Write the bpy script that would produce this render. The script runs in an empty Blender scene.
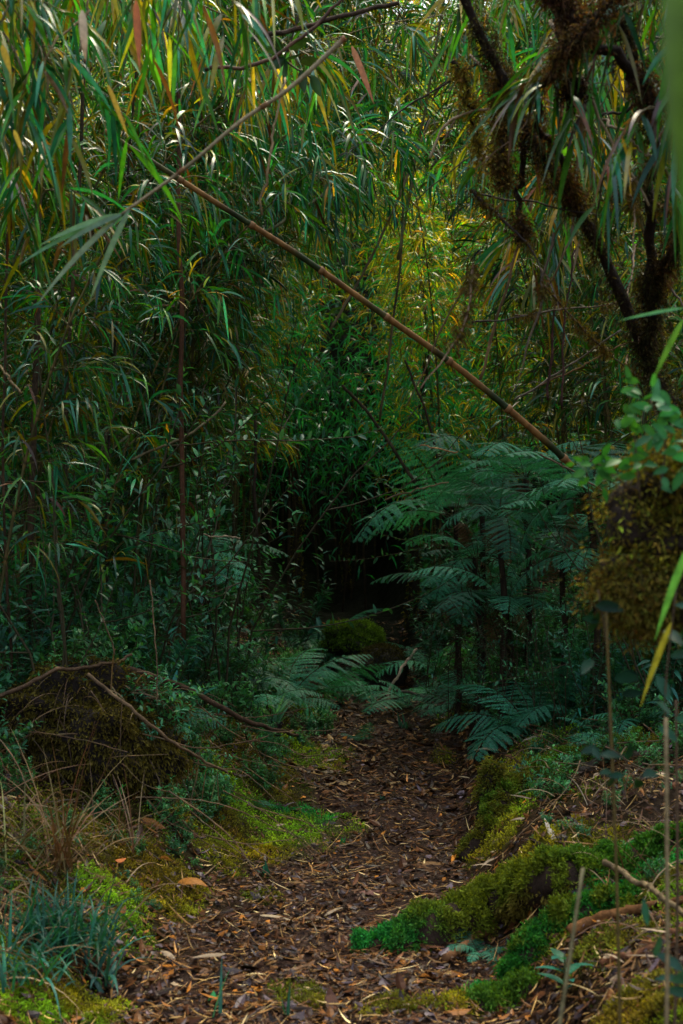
import bpy, math
import numpy as np
from mathutils import Vector, Matrix

RNG = np.random.default_rng(11)
sc = bpy.context.scene
COL = sc.collection
R = math.radians

# ------------------------------------------------------------------ camera geometry
CAM = np.array([0.0, 0.0, 1.45]); FPX = 1422.0; PITCH = math.atan(48 / FPX)
def at(px, py, Y):
    """point of the place that stands Y metres ahead of the viewer"""
    u = (px - 341.5) / FPX; v = (512 - py) / FPX
    c, s = math.cos(PITCH), math.sin(PITCH)
    d = np.array([u, c - v * s, s + v * c])
    return CAM + d * (Y / d[1])

# ------------------------------------------------------------------ noise + terrain
def _h(i, j, k):
    n = (i * 374761393 + j * 668265263 + k * 974711) & 0x7fffffff
    n = ((n ^ (n >> 13)) * 1274126177) & 0x7fffffff
    return ((n ^ (n >> 16)) & 0xffff) / 65535.0
def vnoise(x, y, k=0):
    x = np.asarray(x, float); y = np.asarray(y, float)
    i = np.floor(x).astype(np.int64); j = np.floor(y).astype(np.int64)
    fx = x - i; fy = y - j
    fx = fx * fx * (3 - 2 * fx); fy = fy * fy * (3 - 2 * fy)
    a = _h(i, j, k); b = _h(i + 1, j, k); c = _h(i, j + 1, k); d = _h(i + 1, j + 1, k)
    return (a * (1 - fx) + b * fx) * (1 - fy) + (c * (1 - fx) + d * fx) * fy
def fbm(x, y, k=0, o=4):
    s = 0; a = .5
    for q in range(o):
        s = s + a * vnoise(x * 2 ** q, y * 2 ** q, k + q * 7); a *= .5
    return s / (1 - .5 ** o)
def sstep(a, b, x):
    t = np.clip((x - a) / (b - a), 0, 1); return t * t * (3 - 2 * t)
def xc(y):
    return np.interp(y, [0, 4.4, 6.9, 9.6, 12, 13.5, 20], [-.1, -.03, .16, .40, .46, .35, .2])
def hw(y):
    return np.interp(y, [0, 4.4, 6.9, 9.6, 12, 13.5, 20], [.8, .66, .47, .48, .42, .35, .3])
BUMPS = [(-.62, 8.5, .34, .5, .16), (-.85, 7.6, .3, .3, .15), (-1.15, 7.1, .4, .4, .2), (-1.6, 7.8, .4, .5, .25), (-1.3, 5.6, .3, .3, .08), (.8, 8.6, .2, .3, .06), (1.0, 7.2, .25, .3, .05), (.78, 7.5, .10, .14, .07),
         (.36, 5.32, .12, .10, .05), (.52, 5.45, .13, .12, .08), (.68, 5.62, .14, .13, .10), (.85, 5.7, .14, .14, .10), (1.05, 5.8, .16, .15, .10), (1.3, 5.9, .2, .16, .10), (.80, 5.15, .14, .12, .09), (.66, 4.95, .10, .08, .05), (.98, 5.3, .2, .1, .06)]
def hgt(x, y):
    x = np.asarray(x, float); y = np.asarray(y, float)
    rise = np.interp(y, [-40, 4.5, 7, 12, 13.2, 14.5, 16, 26, 34, 90], [0, 0, .05, .27, .45, .62, .95, 9.5, 14, 15])
    gul = sstep(1.5, .5, np.abs(x + .1)) * sstep(14.2, 15.2, y) * sstep(20.5, 18.5, y)  # gully carved into the slope so the gap beyond the path stays dark
    rise = rise * (1 - gul) + .8 * gul
    r = np.maximum(0, x - xc(y) - hw(y) + .08)
    l = np.maximum(0, xc(y) - hw(y) - x + .05)
    rb = 1.0 * (1 - np.exp(-r * .55)) + .05 * sstep(0, .4, r)
    lb = .95 * (1 - np.exp(-np.maximum(0, l - .22) * .75))
    far = np.maximum(0, np.abs(x) - 6)
    rel = x * 0 + rb + lb + far * .55 * sstep(0, 6, far)
    nz = (fbm(x * .9, y * .9, 3) - .5) * .22 * sstep(.0, .7, r + l) + (fbm(x * 4, y * 4, 5) - .5) * .07 + (fbm(x * 16, y * 16, 9, 2) - .5) * .022
    for bx, by, sx, sy, h_ in BUMPS: rel = rel + h_ * np.exp(-((x - bx) / sx) ** 2 - ((y - by) / sy) ** 2) * (.6 + .8 * fbm(x * 5, y * 5, 15, 3))
    lip = .03 * sstep(.05, .2, r) * sstep(.5, .25, r)
    return rise + rel + nz + lip
def gz(x, y): return float(hgt(np.array([x]), np.array([y]))[0])
def ground_hit(px, py):
    Y = np.arange(1.5, 30, .015); p0 = at(px, py, 1.0); d = (p0 - CAM) / p0[1]
    P = CAM + d[None] * Y[:, None]; z = hgt(P[:, 0], Y)
    i = int(np.argmax(P[:, 2] <= z))
    if P[i, 2] > z[i]: i = 700
    return np.array([P[i, 0], Y[i], z[i]])

# ------------------------------------------------------------------ mesh collector
def nrm(a): return a / np.maximum(np.linalg.norm(a, axis=-1, keepdims=True), 1e-9)
def jitter(c, n, v=.2, h=.12, rng=RNG):
    c = np.asarray(c, float)
    k = np.exp(rng.normal(0, v, (n, 1)))
    return np.clip(c * k * np.exp(rng.normal(0, h, (n, 3))), 0, 1)

class Geo:
    def __init__(s): s.V = []; s.C = []; s.F4 = []; s.F3 = []; s.n = 0
    def add(s, v, c, f4=None, f3=None):
        v = np.asarray(v, float).reshape(-1, 3); c = np.asarray(c, float)
        if c.ndim == 1: c = np.tile(c, (len(v), 1))
        s.V.append(v); s.C.append(c.reshape(-1, 3))
        if f4 is not None: s.F4.append(np.asarray(f4).reshape(-1, 4) + s.n)
        if f3 is not None: s.F3.append(np.asarray(f3).reshape(-1, 3) + s.n)
        s.n += len(v)
    def mesh(s, name, mat, smooth=True):
        V = np.concatenate(s.V); C = np.concatenate(s.C)
        f4 = np.concatenate(s.F4) if s.F4 else np.zeros((0, 4), int)
        f3 = np.concatenate(s.F3) if s.F3 else np.zeros((0, 3), int)
        me = bpy.data.meshes.new(name)
        me.vertices.add(len(V)); me.vertices.foreach_set('co', V.astype(np.float32).ravel())
        nl = len(f4) * 4 + len(f3) * 3
        me.loops.add(nl); me.loops.foreach_set('vertex_index', np.concatenate([f4.ravel(), f3.ravel()]).astype(np.int32))
        me.polygons.add(len(f4) + len(f3))
        st = np.concatenate([np.arange(len(f4)) * 4, len(f4) * 4 + np.arange(len(f3)) * 3])
        me.polygons.foreach_set('loop_start', st.astype(np.int32))
        me.polygons.foreach_set('use_smooth', np.full(len(st), smooth))
        me.update(calc_edges=True)
        at_ = me.attributes.new('tint', 'FLOAT_COLOR', 'POINT')
        at_.data.foreach_set('color', np.concatenate([C, np.ones((len(C), 1))], 1).astype(np.float32).ravel())
        me.materials.append(mat)
        return me
    def build(s, name, mat, parent=None, smooth=True):
        return link(name, s.mesh(name, mat, smooth), parent)

def link(name, data, parent=None):
    o = bpy.data.objects.new(name, data); COL.objects.link(o)
    if parent is not None: o.parent = parent
    return o
def tag(o, label, cat, group=None):
    o['label'] = label; o['category'] = cat
    if group: o['group'] = group
    return o
def thing(name, label, cat, loc=(0, 0, 0), rz=0, group=None, scale=1):
    o = bpy.data.objects.new(name, None); COL.objects.link(o)
    o.empty_display_size = .1
    o.location = tuple(loc); o.rotation_euler = (0, 0, rz); o.scale = (scale,) * 3
    return tag(o, label, cat, group)
def place(name, parts, label, cat, loc, rz=0, group=None, scale=1, tilt=None):
    """copy a thing and its parts; the copies share their mesh data"""
    t = thing(name, label, cat, loc, rz, group, scale)
    if tilt: t.rotation_euler = (tilt[0], tilt[1], rz)
    for nm, me, sub in parts:
        if me is None: continue
        p = link(nm, me, t)
        for nm2, me2 in (sub or []): link(nm2, me2, p)
    return t

P_BAM = ([0, .12, .35, .6, .82, 1], [.25, .85, 1, .8, .42, .02])
P_OVAL = ([0, .12, .35, .6, .82, 1], [.12, .62, 1, .92, .5, .02])
P_BLADE = ([0, .3, .7, 1], [.8, 1, .6, .02])
def ribbons(g, base, d, side, L, W, droop, col, segs=5, prof=P_BAM, fold=.18, curl=0, tip=None, cross=3, grav=-1):
    """n leaves in one go: base, direction and side (n,3); length, width, droop (n)"""
    n = len(base); d = nrm(d); p = base.copy()
    side = nrm(side - d * np.sum(side * d, 1, keepdims=True))
    L = np.broadcast_to(np.asarray(L, float), (n,)); W = np.broadcast_to(np.asarray(W, float), (n,))
    droop = np.broadcast_to(np.asarray(droop, float), (n,))
    G = np.array([0, 0, grav]); vs = []; cs = []
    col = np.broadcast_to(col, (n, 3))
    tv = np.linspace(0, 1, segs + 1)
    wv = np.interp(tv, *prof)
    for q in range(segs + 1):
        s_ = nrm(side - d * np.sum(side * d, 1, keepdims=True))
        nn = np.cross(s_, d)
        w = (W * wv[q] * .5)[:, None]
        c = col if tip is None else col * (1 - tv[q] ** 2) + tip * tv[q] ** 2
        if cross == 3:
            vs += [p - s_ * w + nn * w * fold, p, p + s_ * w + nn * w * fold]; cs += [c, c * 1.12, c]
        else:
            vs += [p - s_ * w, p + s_ * w]; cs += [c, c]
        p = p + d * (L / segs)[:, None]
        d = nrm(d + G * (droop / segs)[:, None] + nn * curl / segs)
    k = cross; m = (segs + 1) * k
    V = np.stack(vs, 1).reshape(-1, 3); C = np.stack(cs, 1).reshape(-1, 3)
    f = []
    for q in range(segs):
        for e in range(k - 1):
            f.append([q * k + e, q * k + e + 1, (q + 1) * k + e + 1, (q + 1) * k + e])
    f = np.array(f)[None] + (np.arange(n) * m)[:, None, None]
    g.add(V, C, f4=f.reshape(-1, 4))

def tube(g, pts, rad, col, sides=8, rough=0, seed=0, cap=True):
    pts = np.asarray(pts, float); n = len(pts)
    rad = np.broadcast_to(np.asarray(rad, float), (n,)).copy()
    t = nrm(np.gradient(pts, axis=0))
    a = np.array([0, 0, 1.]) if abs(t[0, 2]) < .9 else np.array([1., 0, 0])
    u = nrm(np.cross(t[0], a)); vs = []
    ang = np.arange(sides) / sides * 2 * math.pi
    r_ = np.random.default_rng(seed)
    for i in range(n):
        u = nrm(u - t[i] * np.dot(u, t[i])); w = np.cross(t[i], u)
        rr = rad[i] * (1 + rough * r_.normal(0, 1, sides)) if rough else np.full(sides, rad[i])
        vs.append(pts[i] + (np.cos(ang) * rr)[:, None] * u + (np.sin(ang) * rr)[:, None] * w)
    V = np.concatenate(vs); col = np.asarray(col, float)
    C = np.repeat(col, sides, 0) if col.ndim == 2 else np.tile(col, (len(V), 1))
    i = np.arange(n - 1)[:, None] * sides; j = np.arange(sides)[None]
    k = (np.arange(sides) + 1) % sides
    f = np.stack([i + j, i + k[None], i + sides + k[None], i + sides + j], -1).reshape(-1, 4)
    f3 = []
    if cap:
        V = np.concatenate([V, pts[:1], pts[-1:]]); C = np.concatenate([C, C[:1], C[-1:]])
        a0 = n * sides
        f3 = [[a0, (q + 1) % sides, q] for q in range(sides)] + [[a0 + 1, (n - 1) * sides + q, (n - 1) * sides + (q + 1) % sides] for q in range(sides)]
    g.add(V, C, f4=f, f3=f3 if cap else None)

def smooth_path(pts, n, wob=0, seed=0):
    pts = np.asarray(pts, float); m = len(pts)
    s = np.r_[0, np.cumsum(np.linalg.norm(np.diff(pts, axis=0), axis=1))]; s /= s[-1]
    P = np.vstack([2 * pts[0] - pts[1], pts, 2 * pts[-1] - pts[-2]])
    out = []
    for t in np.linspace(0, 1, n):
        i = min(int(np.searchsorted(s, t, 'right') - 1), m - 2)
        u = (t - s[i]) / max(s[i + 1] - s[i], 1e-9)
        a, b, c, d = P[i], P[i + 1], P[i + 2], P[i + 3]
        out.append(.5 * ((2 * b) + (c - a) * u + (2 * a - 5 * b + 4 * c - d) * u * u + (3 * b - a - 3 * c + d) * u ** 3))
    out = np.array(out)
    if wob:
        r_ = np.random.default_rng(seed); w = r_.normal(0, wob, (n, 3))
        w = (w + np.roll(w, 1, 0) + np.roll(w, -1, 0)) / 1.7; w[0] = 0; out = out + w
    return out

# ------------------------------------------------------------------ materials
def new_mat(name):
    m = bpy.data.materials.new(name); m.use_nodes = True
    nt = m.node_tree; nt.nodes.clear()
    return m, nt, nt.nodes, nt.links
def leaf_mat(name, rough=.38, transl=.3, spec=.5, obj_var=.25, tcol=(1.3, 1.25, .35), gain=1.0, nscale=40):
    m, nt, N, Lk = new_mat(name)
    out = N.new('ShaderNodeOutputMaterial')
    a = N.new('ShaderNodeAttribute'); a.attribute_name = 'tint'
    oi = N.new('ShaderNodeObjectInfo')
    mr = N.new('ShaderNodeMapRange'); mr.inputs[3].default_value = gain * (1 - obj_var); mr.inputs[4].default_value = gain * (1 + obj_var)
    Lk.new(oi.outputs['Random'], mr.inputs[0])
    tc = N.new('ShaderNodeTexCoord'); nz = N.new('ShaderNodeTexNoise'); nz.inputs['Scale'].default_value = nscale; nz.inputs['Detail'].default_value = 3
    Lk.new(tc.outputs['Object'], nz.inputs['Vector'])
    mr2 = N.new('ShaderNodeMapRange'); mr2.inputs[1].default_value = .3; mr2.inputs[2].default_value = .7; mr2.inputs[3].default_value = .72; mr2.inputs[4].default_value = 1.25
    Lk.new(nz.outputs[0], mr2.inputs[0])
    mu = N.new('ShaderNodeMath'); mu.operation = 'MULTIPLY'; Lk.new(mr.outputs[0], mu.inputs[0]); Lk.new(mr2.outputs[0], mu.inputs[1])
    vm = N.new('ShaderNodeVectorMath'); vm.operation = 'SCALE'; Lk.new(a.outputs['Color'], vm.inputs[0]); Lk.new(mu.outputs[0], vm.inputs['Scale'])
    b = N.new('ShaderNodeBsdfPrincipled'); b.inputs['Roughness'].default_value = rough; b.inputs['Specular IOR Level'].default_value = spec
    Lk.new(vm.outputs[0], b.inputs['Base Color'])
    if transl > 0:
        t = N.new('ShaderNodeBsdfTranslucent'); v2 = N.new('ShaderNodeVectorMath'); v2.operation = 'MULTIPLY'; v2.inputs[1].default_value = tcol
        Lk.new(vm.outputs[0], v2.inputs[0]); Lk.new(v2.outputs[0], t.inputs['Color'])
        mx = N.new('ShaderNodeMixShader'); mx.inputs[0].default_value = transl
        Lk.new(b.outputs[0], mx.inputs[1]); Lk.new(t.outputs[0], mx.inputs[2]); Lk.new(mx.outputs[0], out.inputs[0])
    else: Lk.new(b.outputs[0], out.inputs[0])
    return m
def solid_mat(name, rough=.8, spec=.3, nscale=20, lo=.6, hi=1.35, bump=.4, bdist=.01, wet=0, stretch=None):
    m, nt, N, Lk = new_mat(name)
    out = N.new('ShaderNodeOutputMaterial'); b = N.new('ShaderNodeBsdfPrincipled')
    a = N.new('ShaderNodeAttribute'); a.attribute_name = 'tint'
    tc = N.new('ShaderNodeTexCoord'); nz = N.new('ShaderNodeTexNoise'); nz.inputs['Scale'].default_value = nscale; nz.inputs['Detail'].default_value = 6; nz.inputs['Roughness'].default_value = .65
    src = tc.outputs['Object']
    if stretch:
        mp = N.new('ShaderNodeMapping'); mp.inputs['Scale'].default_value = stretch; Lk.new(src, mp.inputs[0]); src = mp.outputs[0]
    Lk.new(src, nz.inputs['Vector'])
    mr = N.new('ShaderNodeMapRange'); mr.inputs[1].default_value = .3; mr.inputs[2].default_value = .7; mr.inputs[3].default_value = lo; mr.inputs[4].default_value = hi
    Lk.new(nz.outputs[0], mr.inputs[0])
    vm = N.new('ShaderNodeVectorMath'); vm.operation = 'SCALE'; Lk.new(a.outputs['Color'], vm.inputs[0]); Lk.new(mr.outputs[0], vm.inputs['Scale'])
    Lk.new(vm.outputs[0], b.inputs['Base Color'])
    b.inputs['Roughness'].default_value = rough; b.inputs['Specular IOR Level'].default_value = spec
    if wet:
        m3 = N.new('ShaderNodeMapRange'); m3.inputs[1].default_value = .4; m3.inputs[2].default_value = .6; m3.inputs[3].default_value = rough; m3.inputs[4].default_value = rough - wet
        n2 = N.new('ShaderNodeTexNoise'); n2.inputs['Scale'].default_value = nscale * .3; Lk.new(src, n2.inputs['Vector']); Lk.new(n2.outputs[0], m3.inputs[0]); Lk.new(m3.outputs[0], b.inputs['Roughness'])
    bp = N.new('ShaderNodeBump'); bp.inputs['Strength'].default_value = bump; bp.inputs['Distance'].default_value = bdist
    Lk.new(nz.outputs[0], bp.inputs['Height']); Lk.new(bp.outputs[0], b.inputs['Normal'])
    Lk.new(b.outputs[0], out.inputs[0])
    return m
M_BAM = leaf_mat('brightened_bamboo_leaf', rough=.26, transl=.42, spec=.36, obj_var=.5, gain=1.9, tcol=(1.5, 1.3, .25))  # gain raised so the far thicket's brightness is put into the leaf colour
M_BAMD = leaf_mat('shaded_bamboo_leaf', rough=.28, transl=.32, spec=.38, obj_var=.55, gain=.85, tcol=(1.4, 1.3, .3))  # same leaf darkened, shade put into the colour of side and near bamboos
M_BROAD = leaf_mat('broad_leaf', rough=.42, transl=.35, spec=.2, obj_var=.35, gain=1.5)
M_FERN = leaf_mat('fern_leaf', rough=.5, transl=.35, spec=.18, obj_var=.5, tcol=(.9, 1.2, .6))
M_MOSS = leaf_mat('moss_blades', rough=.85, transl=.35, spec=.1, gain=1.35, obj_var=.05, nscale=12)
M_LITTER = leaf_mat('dead_leaf', rough=.40, transl=.0, spec=.15, obj_var=.05, nscale=60)
M_DRY = leaf_mat('dry_leaf', rough=.6, transl=.12, spec=.25, obj_var=.15, tcol=(1.2, 1, .6), nscale=60)
M_CULM = solid_mat('bamboo_skin', rough=.6, spec=.12, nscale=30, lo=.65, hi=1.35, bump=.15, bdist=.003, stretch=(1, 1, .25))
M_BARK = solid_mat('bark', rough=.85, spec=.2, nscale=25, lo=.5, hi=1.5, bump=.8, bdist=.02)
M_TWIG = solid_mat('dead_twig', rough=.75, spec=.25, nscale=60, lo=.6, hi=1.4, bump=.3, bdist=.004)
M_SOIL = solid_mat('forest_soil', rough=.9, spec=.06, nscale=22, lo=.4, hi=1.6, bump=1, bdist=.03, wet=.25)
M_PATH = solid_mat('trodden_soil', rough=.85, spec=.12, nscale=30, lo=.4, hi=1.6, bump=1, bdist=.02, wet=.25)
M_ROCK = solid_mat('wet_rock', rough=.7, spec=.3, nscale=9, lo=.5, hi=1.4, bump=.8, bdist=.03)

# palettes (linear)
TEAL = np.array([.016, .15, .072]); GREEN = np.array([.040, .16, .012]); OLIVE = np.array([.18, .17, .008])
YEL = np.array([.42, .26, .02]); BROWN = np.array([.11, .045, .015]); STRAW = np.array([.36, .24, .11])
def palette(n, w, rng):
    cols = np.array([TEAL, GREEN, OLIVE, YEL, BROWN, STRAW])
    w = np.array(w, float); w /= w.sum()
    return cols[rng.choice(6, n, p=w)] * np.exp(rng.normal(-.05, .5, (n, 1))) * np.exp(rng.normal(0, .1, (n, 3)))

# ------------------------------------------------------------------ bamboo
def bamboo_parts(pts, r0, seed, z_start=1.2, inter=.30, leafL=.2, leafW=.017, nb=4, nl=7, blen=.5, w=(5, 4, 2.5, .2, .5, .15), segs=4, cross=3, density=1.0, culm_col=(.07, .06, .02), down=.5, r1=None, s0=0.0):
    rng = np.random.default_rng(seed)
    pts = np.asarray(pts, float)
    s = np.r_[0, np.cumsum(np.linalg.norm(np.diff(pts, axis=0), axis=1))]; L = s[-1]
    r1 = r1 or r0 * .2
    c = Geo(); b = Geo(); f = Geo()
    P = lambda t: np.array([np.interp(t, s, pts[:, k]) for k in range(3)])
    # culm with swollen nodes
    cp = []; cr = []; cc = []
    k = int(L / inter)
    base = np.array(culm_col)
    for i in range(k + 1):
        t0 = i * inter
        sh = base * math.exp(rng.normal(0, .2))
        pale = base * np.array([2.2, 1.6, 1.6])
        for dt, kr, cl in ((0, 1.22, pale), (.012, 1.3, base * .5), (.03, 1.0, pale * .8), (.10, .97, sh), (inter * .9, .97, sh)):
            if t0 + dt < L:
                cp.append(P(t0 + dt)); cr.append((r0 + (r1 - r0) * (t0 + dt) / L) * kr); cc.append(cl)
    tube(c, cp, cr, np.array(cc), sides=7 if r0 > .012 else 6)
    B = []; D = []; S = []; LL = []; WW = []; DR = []
    for i in range(1, k + 1):
        t = i * inter; p = P(t)
        if p[2] < z_start or t < s0 or rng.random() > density: continue
        tg = nrm(P(min(t + .1, L)) - P(max(t - .1, 0)))
        frac = t / L
        for j in range(rng.integers(max(1, nb - 1), nb + 2)):
            a = rng.uniform(0, 2 * math.pi)
            u = nrm(np.cross(tg, [.3, .2, .9])); v = np.cross(tg, u)
            d0 = nrm((u * math.cos(a) + v * math.sin(a)) * .9 + tg * .55 + np.array([0, 0, rng.uniform(-.1, .35)]))
            bl = blen * rng.uniform(.5, 1.15) * (1.1 - .35 * frac)
            q = p.copy(); dd = d0.copy(); bp = [q.copy()]; bd = [dd.copy()]
            for e in range(5):
                q = q + dd * bl / 5; dd = nrm(dd + np.array([0, 0, -1]) * down * rng.uniform(.2, .5)); bp.append(q.copy()); bd.append(dd.copy())
            tube(b, bp, np.linspace(.0026, .0011, 6), base * rng.uniform(.8, 1.6), sides=3, cap=False)
            m = max(3, int(nl * rng.uniform(.6, 1.3)))
            tt = np.linspace(.35, 1, m)
            bp = np.array(bp); bd = np.array(bd)
            for e, t_ in enumerate(tt):
                x = t_ * 5; pp = np.array([np.interp(x, range(6), bp[:, kk]) for kk in range(3)])
                d_ = nrm(np.array([np.interp(x, range(6), bd[:, kk]) for kk in range(3)]))
                sd = nrm(np.cross(d_, rng.normal(0, 1, 3)))
                sgn = 1 if e % 2 else -1
                B.append(pp); D.append(d_ * .8 + sd * .75 * sgn + np.array([0, 0, -down * .5])); S.append(rng.normal(0, 1, 3) * .5 + np.cross(d_, [0, 0, 1]))
                LL.append(leafL * rng.uniform(.55, 1.2)); WW.append(leafW * rng.uniform(.7, 1.25)); DR.append(rng.uniform(.5, 1.8))
    n = len(B)
    if n:
        col = palette(n, w, rng)
        ribbons(f, np.array(B), np.array(D), np.array(S), np.array(LL), np.array(WW), np.array(DR), col, segs=segs, cross=cross)
    return c, b, f
def bamboo_variant(seed, H, lean, arch, **k):
    n = 14; p = np.zeros(3); pts = [p.copy()]
    rng = np.random.default_rng(seed + 99); yaw = 0
    for i in range(n):
        t = (i + .5) / n; a = lean + arch * t ** 2; yaw += rng.normal(0, .06)
        p = p + np.array([math.sin(a) * math.cos(yaw), math.sin(a) * math.sin(yaw), math.cos(a)]) * H / n
        pts.append(p.copy())
    c, b, f = bamboo_parts(pts, k.pop('r0', .013), seed, **k)
    return [('culm', c.mesh('culm', M_CULM), None), ('side_branches', b.mesh('side_branches', M_CULM), None), ('foliage', f.mesh('foliage', M_BAM), None)]

# ------------------------------------------------------------------ ferns
def frond_mesh(seed, L=1.0, npin=24, tint=TEAL, arch=1.2, wide=.2):
    rng = np.random.default_rng(seed); g = Geo()
    n = 26; p = np.zeros(3); d = nrm(np.array([.75, rng.normal(0, .05), .66])); pts = [p.copy()]; ds = [d.copy()]
    for i in range(n):
        p = p + d * L / n; d = nrm(d + np.array([0, rng.normal(0, .01), -arch / n])); pts.append(p.copy()); ds.append(d.copy())
    pts = np.array(pts); ds = np.array(ds)
    tube(g, pts, np.linspace(.0055, .0012, n + 1) * L, np.array([.05, .05, .02]), sides=4, cap=False)
    B = []; D = []; S = []; LL = []; WW = []
    for i in range(npin):
        t = .16 + .84 * i / npin; x = t * n
        p = np.array([np.interp(x, range(n + 1), pts[:, k]) for k in range(3)]); d = nrm(np.array([np.interp(x, range(n + 1), ds[:, k]) for k in range(3)]))
        wl = L * wide * 1.45 * math.sin(math.pi * min(1, (t * .82 + .18)) ** 1.15) ** .8 * rng.uniform(.88, 1.08) + .01
        sd = nrm(np.cross(d, [0, 0, 1])); up = np.cross(sd, d)
        for sg in (-1, 1):
            pd = nrm(sd * sg + d * .35 - up * .12 + rng.normal(0, .09, 3)); m = max(5, int(wl / (L * .0135)))
            q = p.copy(); dd = pd.copy()
            for j in range(m):
                u = j / m
                q = q + dd * wl / m; dd = nrm(dd + np.array([0, 0, -.35 / m]))
                nn = nrm(np.cross(dd, np.cross(up, dd)))
                ps = nrm(np.cross(dd, up))
                pl = L * .026 * (1 - u) ** .6 * rng.uniform(.8, 1.15) + .003
                for s2 in (-1, 1):
                    B.append(q.copy()); D.append(nrm(ps * s2 + dd * .45)); S.append(dd); LL.append(pl); WW.append(L * .0105)
    n_ = len(B); col = jitter(tint, n_, .15, .08, rng)
    ribbons(g, np.array(B), np.array(D), np.array(S), np.array(LL), np.array(WW), np.full(n_, .3), col, segs=2, prof=([0, .5, 1], [1, .85, .05]), cross=2)
    return g.mesh('frond', M_FERN)
FRONDS = [frond_mesh(s, 1.0, 18, np.array([.05, .22, .12]) * c, a, w) for s, c, a, w in ((1, 1.0, 1.3, .2), (2, 1.25, 1.7, .18), (3, .85, 1.0, .22), (4, 1.1, 2.1, .2))]
DEADF = [frond_mesh(s, .8, 15, np.array([.16, .075, .028]) * c, 2.6, .15) for s, c in ((11, 1), (12, .7))]
for m_ in DEADF: m_.materials[0] = M_DRY
def fern(px, py, Y, size, n, label, seed, az=None, spread=360, group=None, on_ground=True, pitch=0.0, trunk=None):
    rng = np.random.default_rng(seed)
    p = at(px, py, Y)
    if on_ground and trunk is None: p[2] = gz(p[0], Y)
    t = thing('tree_fern' if trunk else 'fern', label, 'fern', p, 0, group)
    if trunk:
        g = Geo(); h = p[2] - gz(p[0], Y)
        q = smooth_path([[0, 0, -h - .1], [.03, 0, -h * .5], [0, 0, 0.02]], 12, .006, seed)
        tube(g, q, np.linspace(trunk * 1.25, trunk, 12), (.03, .018, .01), sides=10, rough=.15, seed=seed)
        k = 260; ii = rng.integers(0, 12, k); a = rng.uniform(0, 6.28, k); dr = np.stack([np.cos(a), np.sin(a), rng.uniform(-.4, .6, k)], 1)
        ribbons(g, q[ii] + dr * trunk * .8 + rng.normal(0, .02, (k, 3)), dr, rng.normal(0, 1, (k, 3)), rng.uniform(.03, .09, k), .008, 1.4, jitter((.06, .045, .015), k), segs=3, cross=2)
        g.build('trunk', M_BARK, t)
    for i in range(n):
        if az is None: a = 2 * math.pi * i / n + rng.normal(0, .2)
        else: a = az + R(spread) * ((i + .5) / n - .5) + rng.normal(0, .12)
        o = link('frond', FRONDS[rng.integers(0, 4)], t)
        o.rotation_euler = (rng.normal(0, .15), pitch + rng.normal(0, .32), a)
        o.scale = (size * rng.uniform(.65, 1.15),) * 3
    for i in range(4 if trunk else 1):
        o = link('dead_frond', DEADF[i % 2], t); o.rotation_euler = (rng.normal(0, .2), (1.0 if trunk else .3) + rng.normal(0, .2), rng.uniform(0, 6.28)); o.scale = (size * rng.uniform(.5, .8),) * 3; o['label'] = 'withered brown frond'
    return t

# ------------------------------------------------------------------ broad-leaved plants
def shrub_parts(seed, H=.6, stems=6, nleaf=14, leafL=.05, leafW=.022, col=(.03, .10, .04), lean=.5, up=True, prof=P_OVAL, droop=.5, branch=True, jit=.25, stemr=.004):
    rng = np.random.default_rng(seed); s = Geo(); f = Geo()
    B = []; D = []; S = []; LL = []
    def run(p, d, L, r, lv):
        n = 8; pts = [p.copy()]; q = p.copy(); dd = d.copy()
        for i in range(n):
            q = q + dd * L / n; dd = nrm(dd + rng.normal(0, .12, 3) + np.array([0, 0, .05 if up else -.06])); pts.append(q.copy())
        tube(s, pts, np.linspace(r, r * .4, n + 1), (.045, .035, .015), sides=4, cap=False)
        pts = np.array(pts)
        for j in range(nleaf):
            x = (.2 + .8 * j / max(1, nleaf - 1)) * n
            pp = np.array([np.interp(x, range(n + 1), pts[:, k]) for k in range(3)])
            B.append(pp); sd = nrm(np.cross(dd, rng.normal(0, 1, 3))); D.append(sd + dd * .4 + np.array([0, 0, .15])); S.append(np.cross(sd, [0, 0, 1]) + rng.normal(0, .25, 3)); LL.append(leafL * rng.uniform(.6, 1.2))
        if lv and branch:
            for k in range(rng.integers(1, 4)):
                i = rng.integers(2, 7); run(pts[i], nrm(dd + rng.normal(0, .7, 3)), L * rng.uniform(.35, .6), r * .6, lv - 1)
    for i in range(stems):
        a = rng.uniform(0, 6.28); run(np.array([rng.normal(0, .03), rng.normal(0, .03), 0]), nrm(np.array([math.cos(a) * lean, math.sin(a) * lean, 1])), H * rng.uniform(.55, 1.1), stemr, 1)
    n = len(B); LL = np.array(LL)
    ribbons(f, np.array(B), np.array(D), np.array(S), LL, LL * leafW / leafL, np.full(n, droop), jitter(col, n, jit, .1, rng), segs=4, prof=prof, fold=.25)
    return [('stems', s.mesh('stems', M_TWIG), None), ('foliage', f.mesh('foliage', M_BROAD), None)]
def blade_parts(seed, n=60, L=.35, W=.012, col=(.02, .09, .06), spread=.9, droop=1.3, base=.05, name='blades'):
    rng = np.random.default_rng(seed); f = Geo()
    a = rng.uniform(0, 6.28, n); k = rng.uniform(.1, spread, n)
    d = np.stack([np.cos(a) * k, np.sin(a) * k, np.ones(n)], 1)
    b = np.stack([rng.normal(0, base, n), rng.normal(0, base, n), np.zeros(n) - .01], 1)
    ribbons(f, b, d, np.stack([-np.sin(a), np.cos(a), np.zeros(n)], 1), L * rng.uniform(.45, 1.1, n), W * rng.uniform(.7, 1.2, n), droop * rng.uniform(.5, 1.4, n), jitter(col, n, .25, .1, rng), segs=6, prof=P_BLADE, fold=.3)
    return f

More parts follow.
